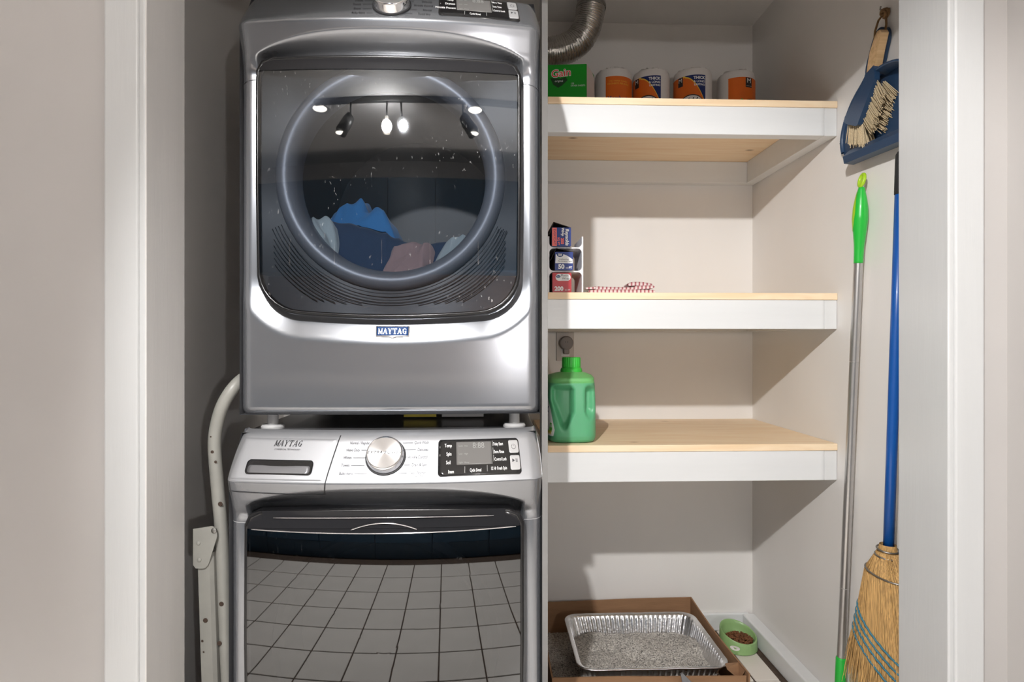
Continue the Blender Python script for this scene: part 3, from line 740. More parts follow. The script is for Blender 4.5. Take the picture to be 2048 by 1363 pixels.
# dryer drum, ring
RZ = -.332
MD = Matrix.Translation((D.cx, D.ye + .026, D.lip + RZ)) @ Matrix.Rotation(math.radians(90), 4, 'X')
ln = liner(D, .262, RZ, M['doorinner'])
lathe('inner_ring', [(.262, 0), (.259, .008), (.250, .015), (.240, .017), (.230, .013), (.222, .004), (.2165, -.012), (.2160, -.05)], M['ring'], D.rim, MD, 72)
for i in range(9):
    r = .270 + i * .0075
    V, F = [], []
    angs = [a for a in np.linspace(math.radians(205), math.radians(335), 60)]
    pts = []
    for a in angs:
        x, z = r * math.cos(a), RZ + r * math.sin(a)
        if float(D.sdf(np.array(x), np.array(z))) < -.03: pts.append((D.cx + x, D.ye - float(D.door_p(x, z)) + .017, D.lip + z))
    runs = []; 
    for q in pts:
        if runs and abs(runs[-1][-1][0] - q[0]) < .03 and (Vector(runs[-1][-1]) - Vector(q)).length < .03: runs[-1].append(q)
        else: runs.append([q])
    for rn in runs:
        if len(rn) > 3: tube('liner_rib', rn, .0011, M['doorinner'], ln, 6)
lathe('drum', [(.2162, -.05), (.262, -.055), (.262, -.56), (.15, -.565), (.0001, -.565)], M['drum'], D.e, MD, 64)
# feet of the dryer on the washer lid
WT = W.lip + .094
for fx in (-.285, .285):
    for fy in (.075, .66):
        ft = lathe('foot', [(.0001, 0), (.026, 0), (.027, .005), (.024, .010), (.013, .011), (.012, D.base - WT - .001 + .006), (.0001, D.base - WT - .001 + .006)], M['sticker_w'], D.e, Matrix.Translation((D.cx + fx, D.ye + fy, WT + .0003)), 24)
box('sticker', D.cx + .0, D.cx + .085, D.ye + .23, D.ye + .232, WT + .006, D.base - .004, M['sticker_y'], W.e, bev=0)
box('sticker', D.cx + .10, D.cx + .21, D.ye + .23, D.ye + .232, WT + .006, D.base - .004, M['sticker_w'], W.e, bev=0)

# --- clothes in the drum
DZ = D.lip + RZ
def drumz(x): return DZ - math.sqrt(max(.0, .258 ** 2 - min(abs(x - D.cx), .257) ** 2))
def pile(x, y):
    u = x - D.cx
    top = 1.385 + .055 * float(smooth(.06, -.13, u)) + .014 * noise.noise((x * 14, y * 14, 1)) + .010 * (1 - abs(noise.noise((x * 22, y * 9, 6))) * 2)
    f = float(smooth(1.425, 1.53, y)) * float(smooth(1.90, 1.82, y))
    lo = drumz(x) + .004
    return max(lo, lo + (top - lo) * f)
V = []; n = 80
for i in range(n):
    for j in range(n):
        x = D.cx - .235 + .47 * i / (n - 1); y = 1.425 + .475 * j / (n - 1); V.append((x, y, pile(x, y)))
tag(mk('dark_garment', V, grid_faces(n, n), M['navycloth'], None, True), 'navy garments heaped along the bottom of the dryer drum', 'clothing')
def cloth(name, c, size, h, mat, label, seed, rot=0, n=70, fold=11, under=None):
    V = []; cr, sr = math.cos(rot), math.sin(rot)
    for i in range(n):
        for j in range(n):
            u, v = i / (n - 1) * 2 - 1, j / (n - 1) * 2 - 1
            d = max(abs(u), abs(v)); L = math.hypot(u, v) or 1; k = .45 + .55 * d / L
            an = math.atan2(v, u); w = 1 + .16 * math.sin(2 * an + seed) + .10 * math.sin(3 * an + 2 * seed)
            sx, sy = u * k * size[0] * w, v * k * size[1] * w
            x, y = c[0] + sx * cr - sy * sr, c[1] + sx * sr + sy * cr
            x = min(max(x, D.cx - .25), D.cx + .25); y = max(y, 1.418)
            ns = noise.noise((x * 13 + seed, y * 13, seed)); q = sx * math.cos(seed) + sy * math.sin(seed)
            env = (1 - d ** 4)
            z = h * env * (.62 + .5 * ns) + h * .26 * env * math.sin(fold * q / max(size) + 4 * ns) + h * .22 * (1 - 2 * abs(noise.noise((x * 20 + seed, y * 20, 3)))) * env
            b = max(pile(x, y), drumz(x) + .004); V.append((x, y, b + .003 + max(z, 0)))
    o = mk(name, V, grid_faces(n, n), mat, None, True); tag(o, label, 'clothing'); return o
cloth('blue_towel', (-.335, 1.625), (.112, .068), .066, M['bluecloth'], 'bright blue cotton towel on top of the clothes in the dryer', 2.6, rot=-.2, fold=7)
cloth('pink_garment', (-.195, 1.462), (.066, .040), .046, M['pinkcloth'], 'dusty pink crumpled garment at the front of the dryer drum', 5.2, fold=6)
cloth('pale_garment', (-.072, 1.468), (.052, .042), .050, M['palecloth'], 'pale grey garment at the right of the dryer drum', 8.4, fold=6)
cloth('grey_garment', (-.405, 1.475), (.040, .040), .040, M['palecloth'], 'pale garment squeezed at the left edge of the dryer drum', 9.9, fold=5)

# ------------------------------------------------------------------ top shelf things
S1, S2, S3 = 1.877, 1.295, .839
# dryer sheet box
def gain():
    a = math.radians(24); c0 = Vector((.184, 1.925, S1))
    U = Vector((1, 0, 0)); 
    R = Matrix.Rotation(a, 3, 'Z')
    # front face runs along U from the post; turned so its right end faces the camera side
    U = Vector((math.cos(math.radians(-6)), math.sin(math.radians(-6)), 0)); Nn = Vector((U.y, -U.x, 0)); Dp = -Nn
    e = empty('dryer_sheet_box', (.25, 1.97, S1), 'green dryer sheet carton with red and white lettering beside the duct', 'box')
    w_, d_, h_ = .128, .085, .160
    fn = lambda u, v, h=0: tuple(c0 + U * u + Vector((0, 0, v)) + Nn * h)
    V = [fn(u, v, h) for v in (0, h_) for u, h in ((0, 0), (w_, 0), (w_ + .030, -d_), (.02, -d_))]
    mk('carton', V, [(3, 2, 1, 0), (4, 5, 6, 7), (0, 1, 5, 4), (1, 2, 6, 5), (2, 3, 7, 6), (3, 0, 4, 7)], M['gaingreen'], e)
    V2 = [tuple(Vector(V[1]) + (Vector(V[2]) - Vector(V[1])) * t + Vector((0, 0, z)) + Vector((.0006, -.0004, 0))) for t, z in ((0.02, 0), (1, 0), (1, h_ - .012), (.7, h_ - .001), (.02, h_ - .001))]
    mk('carton_side', V2, [(0, 1, 2, 3, 4)], M['gainside'], e)
    lg = letters('logo_outline', [dict(s='Gain', u=.046, v=.132, size=.034, bold=.0017, rot=.1, shear=.1)], fn, M['inkwhite'], e, .0006)
    letters('logo_lettering', [dict(s='Gain', u=.046, v=.132, size=.034, bold=.0002, rot=.1, shear=.1)], fn, M['red'], lg, .0010)
    mk('gem_print', [fn(u, v, .0005) for u, v in ((.012, .118), (.045, .115), (.062, .120), (.068, .110), (.050, .093), (.038, .086), (.022, .096))], [range(7)], M['gaindark'], e)
    letters('small_lettering', [dict(s='original', u=.04, v=.107, size=.009, h=.0012), dict(s='120', u=.078, v=.098, size=.007, align='LEFT'), dict(s='DRYER SHEETS', u=.078, v=.091, size=.007, align='LEFT'), dict(s='x', u=.092, v=.048, size=.014)], fn, M['inkwhite'], e, .0008)
    mk('seal_print', [fn(u, v, .0006) for u, v in ((.086, .044), (.096, .044), (.096, .054), (.086, .054))], [(0, 1, 2, 3)], M['inkwhite'], e)
gain()
# paper towel rolls
def roll(cx, cy, R, face, label, kind):
    """face: angle offset of the label centre"""
    H_ = .243
    e = empty('paper_towel_roll', (cx, cy, S1), label, 'paper towel', 'paper towel rolls on the top shelf')
    prof = [(.018, .002), (R * .93, 0), (R, .008), (R * 1.0, H_ - .016), (R * .96, H_ - .004), (R * .84, H_), (.022, H_ - .003), (.020, H_ - .03), (.0001, H_ - .03)]
    lathe('roll', prof, M['paper'], e, Matrix.Translation((cx, cy, S1)), 48)
    # plastic sleeve gathers on top
    V, F = [], []; n = 48
    for k, (r, h) in enumerate(((R * .98, H_ - .01), (R * .80, H_ + .003), (R * .5, H_ + .001))):
        for i in range(n):
            a = 2 * math.pi * i / n; q = .0018 * noise.noise((3 * math.cos(a) * (k + 1), 3 * math.sin(a), cx * 9)) * (1 + k)
            V.append((cx + (r + q) * math.cos(a), cy + (r + q) * math.sin(a), S1 + h + q * 1.6))
    F = [(k * n + i, k * n + (i + 1) % n, (k + 1) * n + (i + 1) % n, (k + 1) * n + i) for k in range(2) for i in range(n)]
    mk('plastic_sleeve', V, F, M['paper'], e, True)
    toc = math.atan2(-cy, -cx) + face      # direction of the label centre, seen from above
    def fn(u, v, h=0):
        a = toc + u / R; return (cx + (R + .0006 + h) * math.cos(a), cy + (R + .0006 + h) * math.sin(a), S1 + v)
    def strip(name, u0, u1, lo, hi, h, m, n=24):
        V = []
        for i in range(n):
            u = u0 + (u1 - u0) * i / (n - 1)
            for v in (lo(u), max(hi(u), lo(u) + 1e-5)): V.append(fn(u, v, h))
        return mk(name, V, grid_faces(n, 2), m, e)
    C = lambda k: (lambda u: k)
    Lw = .054
    t = H_ - .030
    if kind == 'back':
        strip('label', -.034, .088, C(.03), C(t - .004), 0, M['orange'])
        letters('label_lettering', [dict(s='2 PLY PAPER TOWELS', u=.012, v=t - .022, size=.0072), dict(s='150 SHEETS PER ROLL', u=.012, v=t - .031, size=.0085)], fn, M['yellowlab'], e, .0006)
        letters('label_lettering', [dict(s='Member\'s', u=.012, v=t - .082, size=.02, bold=.0002)], fn, M['navylab'], e, .0006)
    elif kind == 'side':
        strip('label', -.034, .092, C(.03), C(t), 0, M['orange'])
        strip('logo_square', .026, .052, C(t - .036), C(t - .001), .0004, M['inkdark'])
        letters('logo_letter', [dict(s='M', u=.039, v=t - .013, size=.024, bold=0), dict(s='member\'s mark', u=.039, v=t - .031, size=.0036)], fn, M['inkwhite'], e, .0012)
        ar = lambda u: t - .098 + .022 * math.sqrt(max(0, 1 - ((u - .06) / .05) ** 2))
        strip('plate_print', .012, .085, lambda u: .03, ar, .0004, M['inkdark'])
        strip('plate_print', .017, .085, lambda u: .03, lambda u: ar(u) - .004, .0007, M['paper'])
        mk('leaf_print', [fn(u, v, .001) for u, v in ((.010, t - .076), (.024, t - .084), (.020, t - .095), (.006, t - .092))], [range(4)], M['leaf'], e)
    else:
        s0, s1 = (-.088, .050)
        strip('label', s0, s1, C(.03), C(t), 0, M['orange'])
        sw = lambda u: t - .004 - .085 * max(0, (u + .022) / .068) ** 1.9 if u > -.022 else t - .001
        strip('label_swoosh_edge', -.030, s1, lambda u: sw(u) - .0045, C(t), .0003, M['yellowlab'])
        strip('label_swoosh', -.022, s1, sw, C(t), .0006, M['navylab'])
        strip('logo_square', s0 + .038, s0 + .058, C(t - .034), C(t - .001), .0004, M['inkdark'])
        letters('logo_letter', [dict(s='M', u=s0 + .048, v=t - .013, size=.021, bold=0)], fn, M['inkwhite'], e, .0012)
        letters('label_lettering', [dict(s='THICK', u=s1 - .003, v=t - .011, size=.0135, align='RIGHT', bold=.0006), dict(s='& LONG', u=s1 - .003, v=t - .024, size=.0105, align='RIGHT', bold=.0003), dict(s='LASTING', u=s1 - .003, v=t - .035, size=.0095, align='RIGHT', bold=.0003)], fn, M['inkwhite'], e, .0012)
        ar = lambda u: t - .098 + .030 * math.sqrt(max(0, 1 - ((u - .0) / .042) ** 2))
        strip('plate_print', -.042, .042, lambda u: .03, ar, .0004, M['inkdark'])
        strip('plate_print', -.039, .039, lambda u: .03, lambda u: ar(u) - .004, .0007, M['paper'])
        letters('script_lettering', [dict(s='Table', u=.0, v=t - .090, size=.026, shear=.4, bold=.0006)], fn, M['inkdark'], e, .0010)
RY = 2.17
roll(.452, RY, .066, .10, 'paper towel roll with plain orange label, right of the green carton', 'back')
roll(.590, RY, .066, -.22, 'paper towel roll with navy swoosh label, touching the plain orange one', 'front')
roll(.740, RY - .01, .068, -.05, 'paper towel roll with swoosh label standing alone between gaps', 'front')
roll(.905, RY, .066, .12, 'paper towel roll with red orange label nearest the right wall', 'side')

# duct
def duct():
    ctrl = [(-.10, 2.20, 2.19), (.06, 2.20, 2.195), (.1866, 2.2, 2.206), (.2789, 2.2, 2.224), (.335, 2.2, 2.262), (.365, 2.2, 2.325), (.375, 2.2, 2.386)]
    pts = []
    P_ = [Vector(c) for c in ctrl]; P_ = [P_[0] * 2 - P_[1]] + P_ + [P_[-1] * 2 - P_[-2]]
    for i in range(1, len(P_) - 2):
        for k in range(60):
            t = k / 60; a, b, c, d = P_[i - 1:i + 3]
            pts.append(.5 * ((2 * b) + (c - a) * t + (2 * a - 5 * b + 4 * c - d) * t * t + (3 * b - a - 3 * c + d) * t ** 3))
    # resample evenly, then ridge the radius
    L = [0]
    for i in range(1, len(pts)): L.append(L[-1] + (pts[i] - pts[i - 1]).length)
    step = .00165; out = []; j = 0; s = 0
    while s < L[-1]:
        while L[j + 1] < s: j += 1
        t = (s - L[j]) / (L[j + 1] - L[j]); out.append(pts[j].lerp(pts[j + 1], t)); s += step
    rad = [.0505 + .0026 * math.cos(2 * math.pi * i * step / .0085) + .0016 * noise.noise((i * .21, 1, 2)) for i in range(len(out))]
    e = empty('exhaust_duct', (.375, 2.2, 2.20), 'crinkled silver flexible exhaust duct rising to the ceiling', 'duct')
    V, F = tube_geo(out, rad, 40, False)
    for i in range(len(V)):
        n_ = noise.noise((V[i][0] * 70, V[i][1] * 70, V[i][2] * 70)); c = Vector(V[i]); p = out[i // 40]; d = (c - p).normalized(); V[i] = tuple(c + d * .0022 * n_)
    mk('flexible_pipe', V, F, M['duct'], e, True)
    Mx = Matrix.Translation((.376, 2.2, 2.372))
    lathe('clamp_band', [(.0535, 0), (.0545, .002), (.0545, .011), (.0535, .013)], M['wire'], e, Mx, 48)
    lathe('ceiling_collar', [(.0525, .012), (.0525, CEIL - 2.372)], M['alu'], e, Mx, 48)
duct()

# ------------------------------------------------------------------ middle shelf things
def rack():
    x0, x1, y0, y1 = .1765, .2835, 1.800, 1.955; z0 = S2
    e = empty('wrap_rack', ((x0 + x1) / 2, 1.88, z0), 'white plastic three tier rack holding wrap cartons on the shelf', 'rack')
    t = .0045; top = .170; tiers = (.0545, .1105 + .0)
    tiers = (.0540, .1475 - .0005 - .0)
    def arch(name, zlo, zhi, open_top):
        pass
    for xx in (x0, x1 - t): box('side_panel', xx, xx + t, y0, y1, z0, z0 + top, M['rackwhite'], e, bev=.0008)
    for k, zt in enumerate((.0600, .1190 + .0245 - .0015)): 
        zt = (.0665, .1375)[k]
        poly = []
        r = .012
        # plate with filleted corners to the sides (underside and upper side fillets)
        for a in np.linspace(0, 90, 6): poly.append((x0 + t + r - r * math.cos(math.radians(a)) - 0, zt + r + .0 - r * math.sin(math.radians(a)) + .0))
        for a in np.linspace(90, 0, 6): poly.append((x1 - t - r + r * math.cos(math.radians(a)), zt + r - r * math.sin(math.radians(a))))
        for a in np.linspace(0, 90, 6): poly.append((x1 - t - r + r * math.cos(math.radians(a)), zt - .004 - r + r * math.sin(math.radians(a))))
        for a in np.linspace(90, 0, 6): poly.append((x0 + t + r - r * math.cos(math.radians(a)), zt - .004 - r + r * math.sin(math.radians(a))))
        prism('tier_plate', poly, lambda u, v, h: (u, h, z0 + v), y0 + .001, y1 - .001, M['rackwhite'], e)
    return x0 + t, y0, z0, (.0002, .0667, .1377)
rx, ry, rz0, tz = rack()
def wrap_box(name, x, z, s, h, yaw, mat, label, front, lid):
    """long carton, its end facing the room"""
    Lc = .285
    c0 = Vector((x, 1.789, z)); U = Vector((math.cos(yaw), math.sin(yaw), 0)); Dp = Vector((-U.y, U.x, 0))
    fn = lambda u, v, d=0: tuple(c0 + U * u + Dp * (-d) + Vector((0, 0, v)))
    e = empty(name, tuple(c0 + U * s / 2 + Dp * .14), label, 'carton')
    bm = bmesh.new()
    V = [fn(u, v, d) for d in (0, -Lc) for u, v in rrect(0, s, 0, h, .003, 3)]
    n = 16
    F = [tuple(range(n))[::-1], tuple(range(n, 2 * n))] + [(i, (i + 1) % n, n + (i + 1) % n, n + i) for i in range(n)]
    bm.free(); mk('carton', V, F, mat, e)
    mk('carton_side', [fn(-.0006, v, d) for v, d in ((.002, -.001), (h - .002, -.001), (h - .002, -Lc), (.002, -Lc))], [(0, 1, 2, 3)], M['shadecard'], e)
    if lid:
        a, b, ld = lid   # apex offset, drop offset
        pts = [(s, h), (a[0], a[1]), (b[0], b[1])]
        for k in range(2):
            (u0, v0), (u1, v1) = pts[k], pts[k + 1]; dx_, dz_ = u1 - u0, v1 - v0; l = math.hypot(dx_, dz_); nx, nz = -dz_ / l * .0007, dx_ / l * .0007
            V = [fn(u, v, d) for d in (-.002, -Lc + .03) for u, v in ((u0 + nx, v0 + nz), (u1 + nx, v1 + nz), (u1 - nx, v1 - nz), (u0 - nx, v0 - nz))]
            mk('lid_flap', V, [(0, 1, 2, 3), (7, 6, 5, 4), (0, 4, 5, 1), (1, 5, 6, 2), (2, 6, 7, 3), (3, 7, 4, 0)], M['shadecard'], e)
    front(e, fn)
def oval(cx, cy, rx_, ry_, n=28): return [(cx + rx_ * math.cos(2 * math.pi * k / n), cy + ry_ * math.sin(2 * math.pi * k / n)) for k in range(n)]
def flat(name, poly, fn, h, m, e): return mk(name, [fn(u, v, h) for u, v in poly], [range(len(poly))], m, e)
def f_foil(e, fn):
    flat('salmon_band', [(.0008, .001), (.0145, .001), (.0145, .0555), (.0008, .0555)], fn, .0004, M['salmon'], e)
    q = -math.pi / 2
    letters('label_lettering', [dict(s='EVERYDAY', u=.0078, v=.028, size=.0098, rot=q)], fn, M['navylab'], e, .0008)
    letters('label_lettering', [dict(s='Reynolds', u=.045, v=.028, size=.0135, rot=q, bold=.0007, shear=.2), dict(s='Wrap', u=.0325, v=.0440, size=.0105, rot=q, bold=.0006, shear=.2)], fn, M['inkwhite'], e, .0008)
    letters('label_lettering', [dict(s='250', u=.031, v=.0160, size=.0120, rot=q, bold=.0006), dict(s='SQ FT', u=.0195, v=.0155, size=.0085, rot=q, bold=.0003)], fn, M['salmon'], e, .0008)
wrap_box('foil_wrap_carton', rx + .0065, rz0 + tz[2] + .0003, .0575, .0565, .0, M['bluebox'], 'blue and salmon foil wrap carton on top of the white rack', f_foil, ((.005, .073), (-.0062, .037), 0))
def f_parch(e, fn):
    wv = [(.001, .0205), (.0535, .0205), (.0535, .032)] + [(.0535 - .0535 * t, .032 + .016 * math.sin(math.pi * min(1, t * 1.25) / 1.6)) for t in np.linspace(.05, .95, 10)]
    flat('white_band', wv, fn, .0004, M['inkwhite'], e)
    flat('logo_oval', oval(.0155, .0455, .0095, .0062), fn, .0008, M['badge'], e)
    letters('logo_lettering', [dict(s='Great', u=.0155, v=.0478, size=.005, bold=.0002), dict(s='Value', u=.0155, v=.0435, size=.005, bold=.0002)], fn, M['inkwhite'], e, .0012)
    letters('label_lettering', [dict(s='Unbleached', u=.027, v=.0325, size=.0065), dict(s='Parchment Paper', u=.031, v=.0265, size=.0065, sx=.95)], fn, M['inkdark'], e, .0008)
    letters('label_lettering', [dict(s='50', u=.019, v=.010, size=.0185, bold=.0009), dict(s='SQ', u=.0365, v=.0065, size=.0065), dict(s='FT', u=.0465, v=.0075, size=.0085, bold=.0006)], fn, M['inkwhite'], e, .0008)
wrap_box('parchment_carton', rx + .0155, rz0 + tz[1] + .0003, .0545, .0545, .0, M['bluebox'], 'blue and white parchment paper carton in the middle of the rack', f_parch, ((.004, .0655), (-.0125, .030), 0))
def f_plastic(e, fn):
    flat('label_oval', rrect(.0095, .0545, .0345, .0555, .0102, 8), fn, .0004, M['inkwhite'], e)
    flat('logo_oval', oval(.0175, .0475, .0065, .0045), fn, .0008, M['badge'], e)
    letters('logo_lettering', [dict(s='Great', u=.0175, v=.0492, size=.0038), dict(s='Value', u=.0175, v=.0460, size=.0038)], fn, M['inkwhite'], e, .0012)
    letters('label_lettering', [dict(s='Plastic', u=.037, v=.0505, size=.0095), dict(s='Wrap', u=.040, v=.0415, size=.0095)], fn, M['inkdark'], e, .0008)
    letters('label_lettering', [dict(s='200', u=.0195, v=.0105, size=.0175, bold=.0007), dict(s='SQ FT', u=.0455, v=.0070, size=.0062)], fn, M['inkwhite'], e, .0008)
wrap_box('plastic_wrap_carton', rx + .008, rz0 + tz[0] + .0003, .0570, .0585, .0, M['redbox'], 'red plastic wrap carton at the bottom of the white rack', f_plastic, None)
# folded striped towel
def towel():
    e = empty('dish_towel', (.40, 1.86, S2), 'red and white striped cotton towel folded flat on the shelf', 'towel')
    def sheet(name, x0, x1, zf, th, y0, y1, ph):
        n, m = 60, 8; V = []
        for s in (0, 1):
            for i in range(n):
                t = i / (n - 1); x = x0 + (x1 - x0) * t
                for j in range(m):
                    y = y0 + (y1 - y0) * j / (m - 1)
                    ed = math.sqrt(max(0, 1 - (2 * t - 1) ** 12)); z = zf(t, y) + (th * (s - .5)) * ed
                    V.append((x + .006 * (y - y0) / .1 + (.0015 * noise.noise((t * 6, ph, s))), y, S2 + z))
        F = grid_faces(n, m) + [f[::-1] for f in grid_faces(n, m, n * m)]
        F += [(i * m, (i + 1) * m, n * m + (i + 1) * m, n * m + i * m) for i in range(n - 1)] + [((i + 1) * m + m - 1, i * m + m - 1, n * m + i * m + m - 1, n * m + (i + 1) * m + m - 1) for i in range(n - 1)]
        o = mk(name, V, F, M['dishred'], e, True); return o
    sheet('lower_fold', .300, .508, lambda t, y: .0062, .0112, 1.812, 1.92, 1)
    sheet('upper_fold', .312, .506, lambda t, y: .0172 - .003 * math.sin(math.pi * t) + .0035 * smooth(.6, .75, t), .0105, 1.816, 1.92, 2)
    sheet('crumpled_fold', .425, .503, lambda t, y: .0285 - .004 * t + .004 * math.sin(math.pi * t), .0115, 1.825, 1.91, 3)
    V, F = [], []
    sheet('turned_corner', .292, .322, lambda t, y: .0145 + .002 * t, .006, 1.806, 1.84, 4)
towel()

# ------------------------------------------------------------------ lower shelf: jug, outlet
def jug():
    cx, cy, z0 = .2555, 1.925, S3
    hx, hy, Hb = .0775, .118, .213
    e = empty('detergent_jug', (cx, cy, z0), 'translucent green laundry detergent jug with bright green cap on the shelf', 'bottle')
    n, m = 128, 90; V = []
    for j in range(m):
        t = j / (m - 1); z = t * Hb
        # body profile: rounded base, upright sides, shoulders into the neck
        k = np.interp(t, [0, .012, .04, .1, .45, .62, .80, .87, .92, .955, .985, 1], [.86, .93, .975, 1.0, 1.0, .99, .97, .955, .925, .84, .62, .44])
        kx = k * hx; ky = k * hy
        if t > .86: ky = np.interp(t, [.86, .92, .955, .985, 1], [.94 * hy, .82 * hy, .58 * hy, .40 * hy, .3 * hy])
        for i in range(n):
            a = 2 * math.pi * i / n; ca, sa = math.cos(a), math.sin(a); q = 4.2 if t < .9 else 4.2 - 2.0 * (t - .9) / .1
            d = (abs(ca) ** q + abs(sa) ** q) ** (-1 / q)
            x, y = kx * ca * d, ky * sa * d
            if y < 0:                      # hand grip moulded into the narrow side
                xr, zr = x / hx, z / Hb
                # grip column runs from the right shoulder down to the middle
                col = .25; wcol = .20 + 1.5 * max(0, .44 - zr) ** 1.15 + .9 * max(0, zr - .76)
                lowb = -.90 + .95 * max(0, .62 - zr)
                L_ = smooth(col - wcol, col - wcol - .14, xr) * smooth(lowb, lowb + .22, xr) * smooth(.14, .30, zr) * smooth(.84, .74, zr)
                R_ = smooth(col + wcol, col + wcol + .05, xr) * smooth(.97, .62, xr) * smooth(.30, .50, zr) * smooth(.84, .72, zr)
                fade = smooth(0, .6, -y / ky)
                y += fade * (.030 * L_ + .028 * R_)
            sh_ = max(0, t - .88) / .12; V.append((cx + x + .006 * sh_, cy + y - .02 * sh_, z0 + .0005 + z))
    F = [(j * n + i, j * n + (i + 1) % n, (j + 1) * n + (i + 1) % n, (j + 1) * n + i) for j in range(m - 1) for i in range(n)]
    F.append(tuple(range(n))[::-1])
    mk('body', V, F, M['jug'], e, True)
    Mx = Matrix.Translation((cx + .006, cy - .02, z0 + Hb - .006))
    lathe('collar', [(.030, 0), (.0345, .004), (.0350, .010), (.0335, .016), (.0300, .020), (.0285, .021)], M['capgreen'], e, Mx, 40)
    # ribbed cap
    V, F = [], []; n = 96
    for r, h in ((.0285, .020), (.0290, .0235), (.0288, .0495), (.0275, .0525), (.0001, .0527)):
        for i in range(n):
            a = 2 * math.pi * i / n; rr = r + (.0007 * (1 if i % 4 < 2 else -1) if .02 < h < .05 and r > .02 else 0)
            V.append(tuple(Mx @ Vector((rr * math.cos(a), rr * math.sin(a), h))))
    F = [(j * n + i, j * n + (i + 1) % n, (j + 1) * n + (i + 1) % n, (j + 1) * n + i) for j in range(4) for i in range(n)]
    sharp(mk('cap', V, F, M['capgreen'], e, True), 40)
    # label on the broad left side, wrapping to the corner
    q = 4.2; V = []; nz, na = 24, 20
    a0, a1 = math.radians(168), math.radians(236)
    def surf(a, z, off):
        ca, sa = math.cos(a), math.sin(a); d = (abs(ca) ** q + abs(sa) ** q) ** (-1 / q); t = z / Hb
        k = float(np.interp(t, [0, .04, .1, .45, .62, .80, .87], [.86, .975, 1.0, 1.0, .985, .955, .93]))
        return (cx + (hx * k + off) * ca * d, cy + (hy * k + off) * sa * d, z0 + z)
    edge = lambda z: math.radians(np.interp(z, [.02, .04, .10, .17], [229, 232, 224, 205]))
    for i in range(nz):
        z = .022 + (.165 - .022) * i / (nz - 1)
        for j in range(na): V.append(surf(a0 + (edge(z) - a0) * j / (na - 1), z, .0008))
    lb = mk('label', V, grid_faces(nz, na), M['inkwhite'], e, True)
    lf = lambda u, v, h=0: surf(math.radians(215) + u * 9.0, v, .0012 + h)
    letters('label_lettering', [dict(s='purex', u=-.021, v=.104, size=.036, bold=.0012, align='CENTER', sx=.6)], lf, M['badge'], lb, .0004)
    letters('label_lettering', [dict(s='natural', u=-.010, v=.138, size=.012, sx=.6), dict(s='linen and lilies', u=-.010, v=.084, size=.008, sx=.6)], lf, M['inkdark'], lb, .0004)
    mk('load_badge', [lf(u, v, .0003) for u, v in ((.012, .034), (.021, .034), (.024, .044), (.0225, .060), (.015, .063), (.011, .050))], [range(6)], M['leaf'], lb)
    letters('label_lettering', [dict(s='115', u=.0175, v=.052, size=.012, sx=.6, bold=.0004)], lf, M['inkwhite'], lb, .001)
    for k in range(5): mk('flower_print', [lf(.004 + .0035 * k + .002 * math.cos(a), .032 + .004 * (k % 2) + .007 * math.sin(a), .0003) for a in np.linspace(0, 2 * math.pi, 9)[:-1]], [range(8)], M['leaf'] if k % 2 else M['yellowlab'], lb)
jug()
op = empty('wall_outlet', (.300, YB, 1.08), 'cream outlet cover on the back wall behind the green jug', 'outlet')
box('cover_plate', .266, .336, YB - .006, YB - .0002, 1.072, 1.186, M['plate'], op, bev=.002)
box('socket', .285, .317, YB - .008, YB - .005, 1.09, 1.12, M['inkwhite'], op, bev=.001)
pa = empty('plug_adapter', (.303, YB - .03, 1.11), 'round grey plug adapter in the outlet above the green jug', 'plug')
Mp = Matrix.Translation((.303, YB - .0065, 1.142)) @ Matrix.Rotation(math.radians(90), 4, 'X')
lathe('housing', [(.0001, 0), (.024, 0), (.0275, .006), (.0275, .020), (.024, .026), (.017, .0275), (.0001, .0275)], M['plugrey'], pa, Mp, 36)
box('tail', .291, .315, YB - .030, YB - .0065, 1.098, 1.135, M['plugrey'], pa, bev=.005, seg=3)
for q in (-.004, .004): box('slot', .303 + q - .0008, .303 + q + .0008, YB - .0345, YB - .0338, 1.143, 1.149, M['inkdark'], pa, bev=0)

